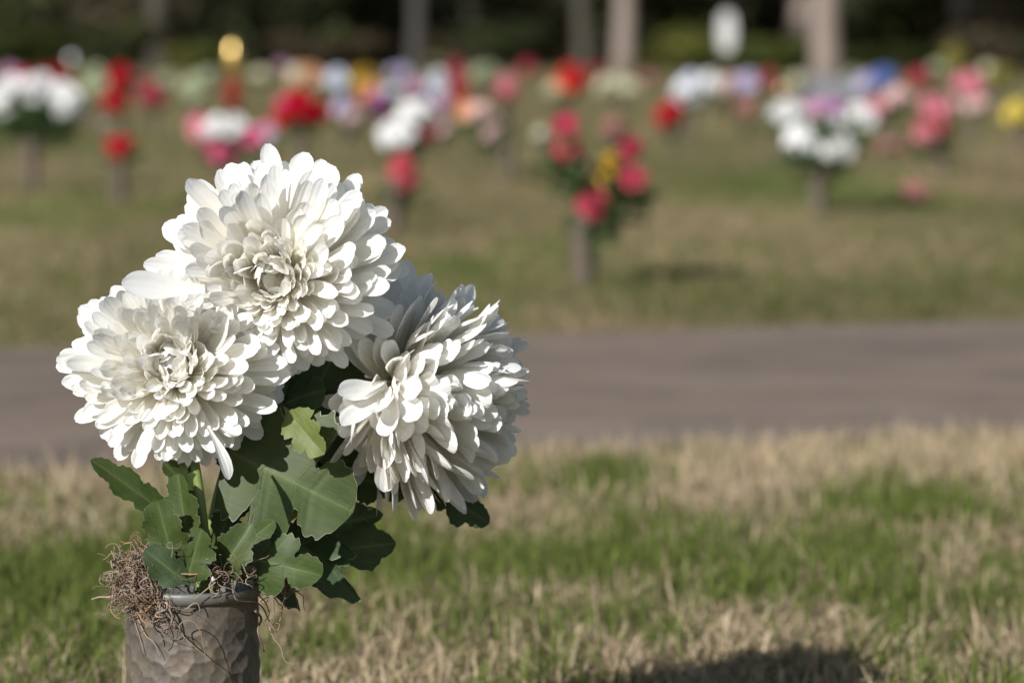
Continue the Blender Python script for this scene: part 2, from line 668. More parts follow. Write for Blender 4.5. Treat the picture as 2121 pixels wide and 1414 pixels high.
def tree(px, base_py, rad, label, stems=None, bark=None, lean=0.0, seed=1, h=11.0, cols=DKG, crown_n=7000, spread=5.0):
    g = G(px, base_py)
    root = empty('tree', (g.x, g.y, 0))
    r = random.Random(seed)
    parts = []
    tops = []
    for (sx, lx, rr, z0) in (stems or [(0, lean, rad, 0)]):
        path, rads = [], []
        for i in range(13):
            s = i / 12
            z = -0.3 + (h * 0.8 + 0.3) * s
            path.append((sx + lx * max(0, z) + 0.05 * math.sin(z * 1.3 + seed) - (sx if z < z0 else 0) * 0, 0.08 * math.sin(z * 0.7 + seed), z))
            rads.append(rr * ((1.25 if i == 0 else 1.0) * (1 - 0.72 * s)))
        parts.append(tube(path, rads, 12))
        for k in range(6):
            i = 5 + k
            a = r.uniform(0, 6.28)
            p0 = Vector(path[min(i, 12)])
            L = spread * r.uniform(0.5, 1.0)
            p2 = p0 + Vector((math.cos(a) * L, math.sin(a) * L, r.uniform(0.6, 2.2)))
            p1 = (p0 + p2) / 2 + Vector((0, 0, 0.5))
            parts.append(tube(catmull([p0, p1, p2], 4), np.linspace(rads[min(i, 12)] * 0.55, 0.03, 9), 6))
            tops += [p1, p2]
        tops.append(Vector(path[-1]))
    V, F = join(parts)
    mesh_obj('trunk', V, F, bark or M_BARK, root)
    cs = [tuple(t + Vector((r.uniform(-.8, .8), r.uniform(-.8, .8), r.uniform(-.2, .8)))) for t in tops]
    rd = [(r.uniform(0.9, 1.7), r.uniform(0.9, 1.7), r.uniform(0.6, 1.1)) for _ in cs]
    leaf_obj('crown', cs, rd, crown_n, 0.30, cols, seed, root)
    tag(root, label, 'tree', 'trees at the back of the cemetery')
    return root


tree(1714, 166, 0.34, 'thick pale trunk rising behind the grey headstone', lean=-0.015, seed=3, h=11)
tree(1656, 148, 0.36, 'pale trunk just left of the thick one, foot hidden by a shrub', lean=0.01, seed=4, h=11)
tree(1296, 152, 0.30, 'pale straight trunk right of the slim dark trunk', lean=-0.03, seed=5, h=13)
tree(1206, 147, 0.26, 'slim darker olive trunk left of the pale straight trunk', seed=8, h=12, bark=M_BARK_D)
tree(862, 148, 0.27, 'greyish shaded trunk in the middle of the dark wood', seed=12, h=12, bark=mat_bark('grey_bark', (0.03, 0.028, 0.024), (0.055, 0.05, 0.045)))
tree(330, 146, 0.35, 'dark trunk far left in the shade of the wood', seed=15, h=12, bark=M_BARK_D)
tree(1985, 146, 0.36, 'dark trunk far right in the shade of the wood', seed=18, h=12, bark=M_BARK_D)


def bush(px, base_py, w, h, label, cols, seed, n=2600, name='shrub'):
    g = G(px, base_py)
    root = empty(name, (g.x, g.y, 0))
    r = random.Random(seed)
    cs, rd = [], []
    for k in range(14):
        a, q = r.uniform(0, 6.28), r.uniform(0.1, 0.75)
        cs.append((math.cos(a) * w / 2 * q, math.sin(a) * w / 2 * q, h * r.uniform(0.25, 0.72)))
        rd.append((w * 0.22, w * 0.22, h * r.uniform(0.16, 0.28)))
    leaf_obj('foliage', cs, rd, n, 0.17, cols, seed, root)
    st = []
    for k in range(5):
        a = r.uniform(0, 6.28)
        st.append(tube([(0.05 * math.cos(a), 0.05 * math.sin(a), -0.05), (w * .1 * math.cos(a), w * .1 * math.sin(a), h * .4), (w * .25 * math.cos(a), w * .25 * math.sin(a), h * .7)], [0.03, 0.02, 0.01], 5))
    V, F = join(st)
    mesh_obj('stem', V, F, M_BARK_D, root)
    tag(root, label, 'shrub', 'shrubs along the edge of the wood')


BR = [(0.060, 0.045, 0.030), (0.075, 0.055, 0.035), (0.04, 0.045, 0.02)]
bush(1420, 152, 3.0, 1.25, 'olive sunlit shrub under the white sign', OLV, 21)
bush(1590, 153, 2.9, 1.0, 'low olive shrub left of the thick pale trunk', OLV, 22)
bush(1850, 150, 3.4, 0.9, 'dark olive shrub right of the thick pale trunk', [(0.035, 0.042, 0.014), (0.05, 0.05, 0.018)], 23)
bush(2080, 150, 3.2, 1.3, 'dark green shrub at the far right edge', DKG, 24)
bush(60, 150, 3.6, 1.5, 'dark olive shrub at the far left edge', [(0.035, 0.042, 0.014), (0.05, 0.055, 0.018)], 25)
bush(250, 148, 3.2, 1.7, 'tall dark green shrub behind the red bouquets on the left', DKG, 26)
bush(410, 150, 2.4, 0.8, 'low green shrub left of the gold ornament', OLV, 27)
bush(680, 149, 3.6, 1.5, 'brownish bare shrub above the big red bouquet', BR, 28)
bush(1030, 147, 4.0, 1.6, 'dark shrub between the grey trunk and the slim trunk', DKG, 29)

# the wood behind: one dark mass
cs, rd = [], []
rr = random.Random(99)
for k in range(420):
    x = rr.uniform(-48, 48)
    y = rr.uniform(101, 118)
    z = rr.uniform(0.0, 13.0)
    cs.append((x, y, z))
    rd.append((rr.uniform(1.4, 2.8), rr.uniform(1.2, 2.2), rr.uniform(0.8, 1.8)))
for k in range(220):
    cs.append((rr.uniform(-42, 42), rr.uniform(99, 108), rr.uniform(0.0, 2.6)))
    rd.append((rr.uniform(1.0, 2.0), rr.uniform(1.0, 1.6), rr.uniform(0.5, 1.1)))
for k in range(260):
    cs.append((rr.uniform(-48, 48), rr.uniform(110, 128), rr.uniform(0.0, 5.0)))
    rd.append((rr.uniform(1.6, 2.8), rr.uniform(1.2, 2.0), rr.uniform(0.8, 1.6)))
wood = leaf_obj('woodland', cs, rd, 210000, 0.44, DKG + [(0.03, 0.032, 0.018)] * 2, 77)
tag(wood, 'dark dense wood closing off the far side', 'woodland', kind='stuff')

# ================================================================ BACKGROUND GRAVE FLOWERS
COLS = {
    'white': ((0.78, 0.78, 0.77), (0.86, 0.86, 0.86)), 'cream': ((0.62, 0.60, 0.42), (0.74, 0.72, 0.56)), 'red': ((0.40, 0.005, 0.020), (0.54, 0.009, 0.032)),
    'darkred': ((0.25, 0.010, 0.018), (0.38, 0.02, 0.03)), 'pink': ((0.60, 0.15, 0.23), (0.74, 0.32, 0.37)), 'hotpink': ((0.62, 0.06, 0.20), (0.72, 0.16, 0.30)),
    'coral': ((0.52, 0.055, 0.10), (0.64, 0.14, 0.16)), 'rose': ((0.34, 0.025, 0.06), (0.50, 0.08, 0.12)), 'blush': ((0.72, 0.48, 0.46), (0.80, 0.60, 0.58)),
    'peach': ((0.72, 0.34, 0.18), (0.78, 0.46, 0.28)), 'orange': ((0.68, 0.14, 0.06), (0.74, 0.24, 0.10)), 'yellow': ((0.62, 0.48, 0.06), (0.72, 0.60, 0.16)),
    'gold': ((0.50, 0.30, 0.03), (0.62, 0.40, 0.06)), 'lavender': ((0.46, 0.42, 0.62), (0.62, 0.56, 0.74)), 'purple': ((0.30, 0.06, 0.34), (0.48, 0.18, 0.50)),
    'magenta': ((0.34, 0.02, 0.22), (0.48, 0.06, 0.32)), 'blue': ((0.08, 0.14, 0.42), (0.20, 0.28, 0.55)), 'paleblue': ((0.58, 0.64, 0.76), (0.70, 0.74, 0.82)),
    'palegreen': ((0.36, 0.42, 0.26), (0.52, 0.55, 0.38)), 'mauve': ((0.44, 0.22, 0.36), (0.60, 0.36, 0.48)), 'dusty': ((0.36, 0.14, 0.14), (0.48, 0.24, 0.22)),
    'olive': ((0.20, 0.18, 0.04), (0.30, 0.26, 0.08)),
}
MATC = {k: mat_cloth(k + '_silk', *v) for k, v in COLS.items()}
BLOSSOM = {}


def blossom_mesh(color, var):
    key = (color, var)
    if key in BLOSSOM:
        return BLOSSOM[key]
    r = random.Random(hash(var) + 5)
    V, F = [], []
    for ring, (np_, th, L) in enumerate(((5, 18, 0.30), (7, 48, 0.42), (9, 80, 0.5))):
        for k in range(np_):
            a = 2 * math.pi * (k + 0.5 * (ring % 2)) / np_ + r.uniform(-.12, .12)
            t = R(th + r.uniform(-10, 10))
            ca, sa = math.cos(a), math.sin(a)
            w = 0.30 * L * 1.15
            o = len(V)
            for j, (s, ww, bend) in enumerate(((0, .35, 0), (.55, 1, .12), (1.0, .55, .02))):
                tt = t - bend * 2.0
                rad, z = L * s * math.sin(tt), L * s * math.cos(tt)
                for u in (-1, 1):
                    V.append((ca * rad - sa * u * w * ww, sa * rad + ca * u * w * ww, z + 0.03 * L))
            F += [(o, o + 1, o + 3, o + 2), (o + 2, o + 3, o + 5, o + 4)]
    me = make_mesh('blossom', V, F, MATC[color])
    BLOSSOM[key] = me
    return me


_prof = [(0.001, 0.0), (0.034, 0.0), (0.036, 0.01), (0.036, 0.17), (0.041, 0.185), (0.043, 0.195), (0.041, 0.2), (0.037, 0.197), (0.034, 0.185), (0.033, 0.05), (0.001, 0.045)]
VV, VF = lathe(_prof, 20)
BGV_MESH = make_mesh('vase', VV, VF, M_BGV)


def leaf_quads(P, n, size, r, spread):
    V, F = [], []
    for k in range(n):
        c = P + Vector((r.gauss(0, spread), r.gauss(0, spread), r.gauss(-0.1 * spread, spread * 0.8)))
        a = Vector((r.gauss(0, 1), r.gauss(0, 1), r.gauss(0, .6))).normalized() * size * r.uniform(.7, 1.3)
        b = a.cross(Vector((r.gauss(0, 1), r.gauss(0, 1), r.gauss(0, 1)))).normalized() * size * 0.3
        o = len(V)
        V += [c - a * .5, c + b * .8, c + a * .5, c - b]
        F.append((o, o + 1, o + 2, o + 3))
    return V, F


M_BGLEAF = mat_cloth('bouquet_leaf', (0.030, 0.055, 0.020), (0.07, 0.11, 0.04), 0.2)


def grave_flowers(label, base, clusters, vlabel=None, vh=None, seed=0, leaf=0.5, wide=1.0, bs=0.42, name='flower_bouquet', group='bouquets on the far graves'):
    """base: photo pixel where the vase meets the lawn; clusters: (px, py, w, h, colour) of blossom groups"""
    r = random.Random(seed * 7 + 13)
    g = G(*base)
    g.z = float(gz(g.x, g.y))
    D = depth_of(g)
    m = D / FPX                                  # metres per photo pixel at that grave
    low = min(c[1] + c[3] * 0.5 for c in clusters)
    mouth = g.copy()
    if vlabel:
        hgt = vh if vh else 0.19
        vs = mesh_obj('vase', None, None, me=BGV_MESH)
        vs.location = g
        vs.rotation_euler = (0, 0, r.uniform(0, 6))
        vs.scale = (wide * 0.88, wide * 0.88, hgt / 0.2)
        tag(vs, vlabel, 'vase', 'bronze vases on the far graves')
        mouth.z += hgt
    root = empty(name, mouth - Vector((0, 0, 0.10 if vlabel else 0)))
    fv = []
    for (px, py, w, h, color) in clusters:
        c = W(px, py, D)
        ww, hh = w * m * 1.15, h * m * 1.15
        d0 = min(max(0.06, bs * min(ww, hh)), 0.12, max(ww, hh) * 0.9)
        n = max(1, min(14, int(round(2.5 * ww * hh / (d0 * d0)))))
        for k in range(n):
            if n == 1:
                off = Vector((0, 0, 0))
            else:
                a = k * 2.399963 + r.uniform(-.3, .3)
                q = math.sqrt((k + 0.5) / n) * 0.95
                off = Vector((math.cos(a) * q * max(0.0, ww - d0 * 0.8) / 2, r.uniform(-.5, .5) * min(ww, 0.16), math.sin(a) * q * max(0.0, hh - d0 * 0.8) / 2))
            p = c + off
            if p.z < g.z + 0.03:
                p.z = g.z + 0.03
            col = color if isinstance(color, str) else r.choice(color)
            b = mesh_obj('blossom', None, None, me=blossom_mesh(col, r.randint(0, 2)), parent=root)
            ax = (off.normalized() if off.length > 1e-6 else Vector((0, 0, 0))) * 0.7 + Vector((r.uniform(-.3, .3), -0.7 + r.uniform(-.3, .3), 0.75))
            b.matrix_local = Matrix.Translation(p - root.location) @ ax.to_track_quat('Z', 'Y').to_matrix().to_4x4() @ Matrix.Scale(d0 * r.uniform(0.75, 1.4), 4)
            rel = p - root.location
            fv.append(tube([Vector((r.uniform(-.012, .012), r.uniform(-.012, .012), 0.0)), rel * 0.55 + Vector((0, 0, 0.03)), rel - ax.normalized() * 0.01], 0.003, 4))
            if leaf:
                fv.append(leaf_quads(rel * 0.85 - Vector((0, 0, d0 * 0.5)), int(5 * leaf) + 1, 0.055, r, 0.035))
    V, F = join(fv)
    fo = mesh_obj('stems_and_leaves', V, F, M_BGLEAF, root)
    fo['kind'] = 'stuff'
    tag(root, label, 'flowers', group)
    return root


GF = grave_flowers
GF('large white mum bouquet at the left edge of the photo', (65, 398), [(20, 205, 90, 95, 'white'), (75, 190, 100, 70, 'white'), (130, 215, 80, 85, 'white')], 'bronze vase holding the large white mums at the left edge', 0.24, 1, leaf=2.2)
GF('red blooms showing just above the large white mums at left', (95, 300), [(60, 160, 60, 30, 'red'), (115, 155, 55, 45, 'darkred')], 'vase hidden behind the large white mums at left', None, 2)
GF('pale green bouquet left of the tall red one', (196, 275), [(197, 168, 50, 60, 'palegreen')], 'vase of the pale green bouquet on the left', None, 3)
GF('tall bright red bouquet at upper left', (246, 292), [(248, 165, 50, 60, 'red'), (240, 205, 50, 55, 'red')], 'vase under the tall bright red bouquet at upper left', None, 4)
GF('muted pink-red bouquet right of the tall red one', (316, 282), [(316, 195, 50, 60, 'rose')], 'vase under the muted pink-red bouquet', None, 5)
GF('small single red bouquet in a tall brown vase at left', (247, 432), [(250, 303, 56, 50, 'red')], 'tall brown vase with the small red bouquet at left', 0.20, 6)
GF('pale yellow-green bouquet left of the gold ornament', (402, 262), [(400, 180, 46, 50, 'palegreen')], 'vase of the pale yellow-green bouquet', None, 7)
GF('pink and white bouquet just above the top chrysanthemum', (470, 415), [(470, 268, 110, 62, 'white'), (415, 262, 44, 60, 'pink'), (460, 318, 70, 44, 'hotpink'), (525, 285, 30, 40, 'hotpink')], 'vase hidden behind the top chrysanthemum', 0.2, 8)
GF('pale lavender and pink bouquet beside the pink and white one', (550, 380), [(548, 285, 52, 60, ('lavender', 'blush', 'pink'))], 'vase of the pale lavender and pink bouquet', 0.18, 9)
GF('big deep red bouquet above the top chrysanthemum', (622, 355), [(622, 232, 104, 84, 'red'), (590, 215, 40, 40, 'hotpink')], 'vase under the big deep red bouquet', 0.2, 10)
GF('peach and tan bouquet behind the big deep red one', (628, 285), [(628, 160, 70, 60, ('peach', 'cream'))], 'vase behind the big deep red bouquet', None, 11)
GF('pale lilac and pink flowers hanging left of the yellow blooms', (712, 310), [(697, 165, 40, 46, 'paleblue'), (712, 215, 42, 50, 'lavender'), (728, 250, 34, 40, 'blush')], 'vase under the hanging lilac flowers', 0.16, 12)
GF('yellow-orange bouquet beside the lilac flowers', (756, 262), [(752, 162, 46, 46, 'gold'), (772, 188, 40, 36, 'peach'), (752, 205, 30, 26, 'orange')], 'vase under the yellow-orange bouquet', None, 13)
GF('purple and magenta bouquet touching the white diagonal spray', (792, 300), [(788, 205, 44, 40, 'purple'), (796, 228, 46, 36, 'magenta'), (812, 190, 30, 30, 'paleblue')], 'vase under the purple and magenta bouquet', None, 14)
GF('white diagonal spray with dark red bloom in the centre', (845, 372), [(820, 278, 70, 66, 'white'), (860, 232, 76, 60, 'white'), (880, 282, 40, 42, 'darkred')], 'vase under the white diagonal spray', 0.17, 15)
GF('mauve pink flowers behind the white diagonal spray', (905, 320), [(860, 185, 50, 44, 'mauve'), (915, 255, 44, 60, 'blush'), (915, 215, 40, 30, 'mauve')], 'vase under the mauve pink flowers', 0.16, 16)
GF('coral pink bouquet just right of the top chrysanthemum', (818, 478), [(832, 360, 62, 72, 'coral')], 'brown vase just right of the top chrysanthemum', 0.2, 17)
GF('white and blue upright bouquet beside the red column', (905, 275), [(902, 178, 50, 70, ('white', 'paleblue')), (880, 195, 30, 30, 'blue')], 'vase of the white and blue upright bouquet', None, 18)
GF('tall dark red column of flowers beside the white and blue bouquet', (946, 272), [(945, 150, 36, 50, 'rose'), (948, 190, 38, 50, 'red')], 'vase of the tall dark red column', None, 19)
GF('arching peach and pale pink spray drooping to the right', (1052, 382), [(965, 225, 44, 44, 'peach'), (995, 228, 50, 34, 'blush'), (1020, 260, 44, 60, 'blush'), (1022, 290, 40, 30, 'blush')], 'slim dark vase under the arching peach spray', 0.2, 20)
GF('rose pink round bouquet left of the orange one', (1048, 268), [(1047, 180, 46, 56, ('rose', 'pink'))], 'vase of the rose pink round bouquet', None, 21)
GF('pale greenish white bouquet in the far row near the grey trunk', (1000, 232), [(1000, 150, 64, 42, 'palegreen')], 'vase of the pale greenish white bouquet', None, 22)
GF('orange-red bouquet below the slim dark trunk', (1176, 275), [(1180, 168, 72, 66, ('orange', 'red')), (1145, 188, 30, 36, 'cream')], 'vase of the orange-red bouquet', None, 23)
GF('pale cream-yellow bouquet at the foot of the pale straight trunk', (1280, 250), [(1278, 175, 84, 42, 'cream')], 'vase of the pale cream-yellow bouquet', None, 24)
GF('open ring of rose red blooms with yellow, nearest beyond the road', (1209, 592), [(1170, 262, 54, 44, 'rose'), (1176, 308, 62, 52, ('rose', 'coral')), (1202, 340, 40, 34, 'blush'), (1305, 312, 44, 50, 'rose'), (1306, 372, 60, 56, 'rose'), (1222, 430, 66, 60, 'rose'), (1245, 408, 40, 36, 'coral'), (1262, 335, 26, 30, 'gold'), (1258, 372, 24, 36, 'gold')], 'brown vase nearest beyond the road with the rose red ring', 0.20, 25, leaf=1.6, wide=1.1, bs=0.8)
GF('dull pink far bouquet between the ring and the pale trunk', (1272, 318), [(1272, 268, 48, 40, 'dusty')], 'vase of the dull pink far bouquet', 0.12, 26)
GF('small white far bouquet left of the rose red ring', (1122, 322), [(1124, 277, 38, 36, 'cream')], 'vase of the small white far bouquet', 0.12, 27)
GF('deep red bouquet beside the white and pale blue one', (1388, 322), [(1386, 240, 64, 62, 'red')], 'vase of the deep red bouquet right of centre', 0.17, 28)
GF('white and pale blue bouquet above the deep red one', (1430, 290), [(1430, 185, 62, 70, ('white', 'paleblue'))], 'vase of the white and pale blue bouquet', None, 29)
GF('whitish bouquet under the white sign', (1470, 252), [(1470, 170, 44, 46, 'white')], 'vase of the whitish bouquet under the sign', None, 30)
GF('blush bouquet right of the whitish one under the sign', (1508, 250), [(1506, 178, 34, 46, 'blush')], 'vase of the blush bouquet under the sign', None, 31)
GF('greyish lavender bouquet left of the bronze ball', (1548, 250), [(1545, 172, 42, 44, 'lavender')], 'vase of the greyish lavender bouquet', None, 32)
GF('dusty pink bouquet low beneath the lavender one', (1545, 285), [(1545, 225, 44, 46, 'dusty')], 'vase of the dusty pink bouquet', 0.14, 33)
GF('dark red bouquet touching the bronze ball', (1592, 250), [(1592, 168, 36, 46, 'rose')], 'vase of the dark red bouquet by the bronze ball', None, 34)
GF('small white bouquet left of the white and purple one', (1622, 345), [(1628, 232, 70, 50, 'white')], 'vase of the small white bouquet at right', 0.19, 35, leaf=1.5)
GF('big white and purple bouquet in a vase at right', (1694, 445), [(1658, 290, 66, 78, 'white'), (1736, 300, 70, 66, 'white'), (1782, 244, 56, 50, 'white'), (1715, 252, 60, 36, 'white'), (1708, 222, 84, 40, ('purple', 'mauve')), (1696, 345, 32, 40, 'magenta')], 'brown vase holding the big white and purple bouquet', 0.2, 36, leaf=1.2)
GF('pale pink spray right of the white and purple bouquet', (1835, 310), [(1812, 225, 50, 44, 'pink'), (1858, 200, 56, 46, 'blush')], 'vase of the pale pink spray', None, 37)
GF('blue bouquet in the far row beside the grey stone', (1832, 240), [(1830, 162, 48, 44, 'blue'), (1790, 168, 36, 36, 'lavender')], 'vase of the blue bouquet', None, 38)
GF('muted crimson bouquet right of the blue one', (1908, 238), [(1905, 160, 48, 40, 'rose')], 'vase of the muted crimson bouquet', None, 39)
GF('full coral pink bouquet with green leaves at right', (1948, 365), [(1940, 225, 64, 60, 'pink'), (1930, 270, 76, 56, ('coral', 'pink'))], 'dark vase under the full coral pink bouquet', 0.17, 40, leaf=2.0)
GF('pink and white bouquet at upper right', (2010, 300), [(2010, 170, 66, 46, 'pink'), (2015, 205, 76, 48, 'blush')], 'vase of the pink and white bouquet at upper right', None, 41)
GF('olive yellow bouquet in the far row at upper right', (2075, 232), [(2075, 155, 64, 40, 'olive')], 'vase of the olive yellow bouquet', None, 42)
GF('bright yellow bouquet cut by the right edge', (2112, 325), [(2110, 235, 60, 58, 'yellow')], 'vase of the bright yellow bouquet at the right edge', None, 43)
GF('dull red flowers lying low on the lawn at right', (1893, 425), [(1893, 396, 62, 38, 'dusty')], None, None, 44, leaf=1)
GF('faded pink flowers lying on the lawn below the pale pink spray', (1855, 330), [(1855, 305, 76, 34, 'dusty')], None, None, 45, leaf=1)
GF('olive brown flowers under the dark trunk at right', (1975, 210), [(1975, 118, 46, 56, 'olive')], 'vase of the olive brown flowers', None, 46)
# faint farthest row
rr = random.Random(5)
for k, (px, col, what) in enumerate([
        (20, 'mauve', 'faded mauve bouquet at the far left end of the farthest row'), (285, 'dusty', 'faded brick pink bouquet between the two red ones, farthest row'),
        (350, 'palegreen', 'faded grey-green bouquet behind the muted pink-red one, farthest row'), (440, 'palegreen', 'faded grey-green bouquet just left of the gold ornament'),
        (540, 'cream', 'faded cream bouquet just right of the gold ornament'), (590, 'mauve', 'faded mauve bouquet behind the big deep red one, farthest row'),
        (665, 'blush', 'faded blush bouquet left of the lilac flowers, farthest row'), (830, 'lavender', 'faded lavender bouquet at the foot of the grey trunk'),
        (980, 'dusty', 'faded brick pink bouquet right of the dark red column'), (1095, 'rose', 'faded rose bouquet left of the orange-red one'),
        (1235, 'rose', 'faded rose bouquet between the slim trunk and the pale trunk'), (1340, 'dusty', 'faded brick pink bouquet right of the pale straight trunk'),
        (1650, 'cream', 'faded cream bouquet left of the grey headstone'), (1772, 'palegreen', 'faded grey-green bouquet before the grey headstone'),
        (1945, 'palegreen', 'faded grey-green bouquet beside the muted crimson one'), (2045, 'cream', 'faded cream bouquet left of the olive yellow one')]):
    by = rr.uniform(196, 222)
    GF(what, (px, by), [(px + rr.uniform(-6, 6), by - rr.uniform(50, 64), rr.uniform(26, 46), rr.uniform(22, 32), col)],
       'dark vase under the ' + what.split(',')[0], 0.17, 60 + k, group='faded bouquets of the farthest row')


# ornaments, sign and stone
def metal(name, col, rough):
    t = NT(name)
    n = t.noise(t.coord('Object'), 40)
    return t.solid(t.mix(n, tuple(x * 0.9 for x in col), col), rough, 1.0)


M_GOLD = metal('gold_foil', (0.95, 0.66, 0.24), 0.28)
M_BRZB = metal('bronze_foil', (0.90, 0.55, 0.34), 0.22)
M_SILV = metal('silver_foil', (0.85, 0.85, 0.86), 0.25)


def ornament(px, py, base_py, rx, rz, material, label, ribbon=None):
    g = G(px, base_py)
    g.z = float(gz(g.x, g.y))
    D = depth_of(g)
    c = W(px, py, D)
    root = empty('garden_ornament', g)
    prof = [(0.0005, -1.0)]
    for i in range(1, 12):
        a = -math.pi / 2 + math.pi * i / 12
        prof.append((math.cos(a) * (1 - 0.12 * math.sin(a)), math.sin(a)))
    prof += [(0.12, 1.0), (0.10, 1.12), (0.0005, 1.14)]
    V, F = lathe(prof, 24)
    V = [(x * rx, y * rx, z * rz + (c.z - g.z)) for x, y, z in V]
    mesh_obj('ball', V, F, material, root)
    V, F = tube([(0, 0, -0.03), (0, 0, c.z - g.z - rz * 0.95)], 0.006, 8)
    mesh_obj('stake', V, F, M_BGV, root)
    if ribbon:
        parts = []
        for k in range(5):
            a = k * 1.256
            z0 = c.z - g.z - rz
            parts.append(tube([(0, 0, z0), (0.05 * math.cos(a), 0.05 * math.sin(a), z0 - 0.08), (0.03 * math.cos(a + .5), 0.03 * math.sin(a + .5), z0 - ribbon)], [0.01, 0.03, 0.012], 6))
        V, F = join(parts)
        mesh_obj('ribbon', V, F, MATC['darkred'], root)
    tag(root, label, 'ornament')


ornament(483, 122, 268, 0.055, 0.15, M_GOLD, 'bright gold foil ornament with a dark red ribbon at upper left', 0.30)
ornament(1621, 183, 262, 0.045, 0.045, M_BRZB, 'round bronze foil ball glinting right of the white sign')
ornament(150, 122, 205, 0.06, 0.07, M_SILV, 'dim silvery ball above the large white mums at left')
ornament(219, 258, 330, 0.016, 0.016, M_SILV, 'tiny silvery ball on a stake above the small red bouquet')

g = G(1504, 168)
D = depth_of(g)
root = empty('sign', g)
c = W(1504, 66, D)
w2, h2 = 34 * D / FPX / 2, 82 * D / FPX / 2
V, F = [], []
for yy in (-0.03, 0.03):
    for k in range(32):
        a = 2 * math.pi * k / 32
        ca, sa = math.cos(a), math.sin(a)
        V.append((math.copysign(abs(ca) ** 0.7, ca) * w2, yy, c.z - g.z + math.copysign(abs(sa) ** 0.7, sa) * h2))
F.append(tuple(range(32)))
F.append(tuple(range(63, 31, -1)))
for k in range(32):
    F.append((k, 32 + k, 32 + (k + 1) % 32, (k + 1) % 32))
t = NT('white_sign_paint')
mesh_obj('panel', V, F, t.solid(t.mix(t.noise(t.coord('Object'), 6), (0.44, 0.44, 0.43), (0.52, 0.52, 0.52)), 0.6), root, smooth=False)
V, F = tube([(0, 0.06, -0.2), (0, 0.06, c.z - g.z + h2 * 0.5)], 0.03, 8)
mesh_obj('post', V, F, M_BARK_D, root)
tag(root, 'white rounded sign on a dark post before the wood', 'sign')

g = G(1735, 215)
root = empty('stone_bench', g)
D = depth_of(g)
m = D / FPX
t = NT('grey_granite')
MG = t.solid(t.mix(t.noise(t.coord('Object'), 50), (0.11, 0.115, 0.13), (0.19, 0.197, 0.21)), 0.5)


def box(x0, x1, y0, y1, z0, z1, b=0.008):
    import bmesh
    bm = bmesh.new()
    bmesh.ops.create_cube(bm, size=1)
    for v in bm.verts:
        v.co = Vector(((x0 + x1) / 2 + v.co.x * (x1 - x0), (y0 + y1) / 2 + v.co.y * (y1 - y0), (z0 + z1) / 2 + v.co.z * (z1 - z0)))
    bmesh.ops.bevel(bm, geom=bm.edges[:], offset=b, segments=2, affect='EDGES')
    vs = [v.co.copy() for v in bm.verts]
    bm.verts.index_update()
    fs = [tuple(v.index for v in f.verts) for f in bm.faces]
    bm.free()
    return vs, fs


hw = 80 * m
mesh_obj('headstone_slab', *box(-hw, hw, -0.1, 0.1, 0.06, 56 * m), MG, root, smooth=False)
mesh_obj('plinth', *box(-hw - .08, hw + .08, -0.18, 0.18, -0.02, 0.06), MG, root, smooth=False)
root.name = 'headstone'
tag(root, 'wide low grey granite headstone in front of the thick pale trunk', 'headstone')

# ================================================================ FOREGROUND VASE
VR = 0.0548
top = W(398, 1207, FOC)
VC = Vector((top.x, top.y, 0))
VH = top.z
vase = empty('vase', VC)
# hammered body: every dimple is real relief
rs = np.random.default_rng(4)
NS, NZ = 380, 260
ang = np.linspace(0, 2 * np.pi, NS, endpoint=False)
zz = np.linspace(0.0, VH - 0.010, NZ)
AA, ZZ2 = np.meshgrid(ang, zz)
arc = 2 * np.pi * VR
cell = 0.0110
pts = []
rows = int(VH / cell) + 1
for i in range(rows):
    nc = int(arc / cell)
    for j in range(nc):
        pts.append((((j + 0.5 * (i % 2)) / nc * arc + rs.normal(0, .0036)) % arc, (i + 0.5) * cell + rs.normal(0, .0034)))
pts = np.array(pts)
fx, fz = (AA / (2 * np.pi) * arc).ravel(), ZZ2.ravel()
d2 = np.full(len(fx), 1e9)
for (a, b) in pts:
    dx_ = np.abs(fx - a)
    dx_ = np.minimum(dx_, arc - dx_)
    d2 = np.minimum(d2, dx_ * dx_ + (fz - b) ** 2)
dim = -0.0012 + 0.0012 * np.clip(d2 / (0.0074 ** 2), 0, 1.3)
fade = np.clip((VH - 0.010 - fz) / 0.03, 0, 1)
taper = VR - 0.0012 * np.clip((fz - VH + 0.05) / 0.05, 0, 1)
rad = taper + dim * (0.25 + 0.75 * fade)
bv = np.stack([rad * np.cos(AA.ravel()), rad * np.sin(AA.ravel()), fz], -1)
i2 = np.arange(NS * NZ).reshape(NZ, NS)
nxt = np.roll(i2, -1, 1)
bf = np.stack([i2[:-1], nxt[:-1], nxt[1:], i2[1:]], -1).reshape(-1, 4)
body = mesh_obj('hammered_body', None, None, me=big_mesh('hammered_body', bv, bf, M_BRONZE, True), parent=vase)
z = VH
V, F = lathe([(VR - 0.003, z - 0.0105), (VR + 0.0006, z - 0.0095), (VR + 0.0022, z - 0.006), (VR + 0.0026, z - 0.002), (VR + 0.0018, z), (VR - 0.0005, z + 0.0006), (VR - 0.0024, z - 0.001), (VR - 0.004, z - 0.01), (VR - 0.005, 0.03), (0.0005, 0.028)], 96)
mesh_obj('rim', V, F, M_RIM, vase)
tag(vase, 'hammered brown bronze vase in the foreground holding white chrysanthemums', 'vase')

# ================================================================ CHRYSANTHEMUMS
PV = (0.0, 0.22, 0.42, 0.58, 0.70, 0.80)
PT = (0.0, 0.34, 0.62, 0.82, 0.94, 1.0)


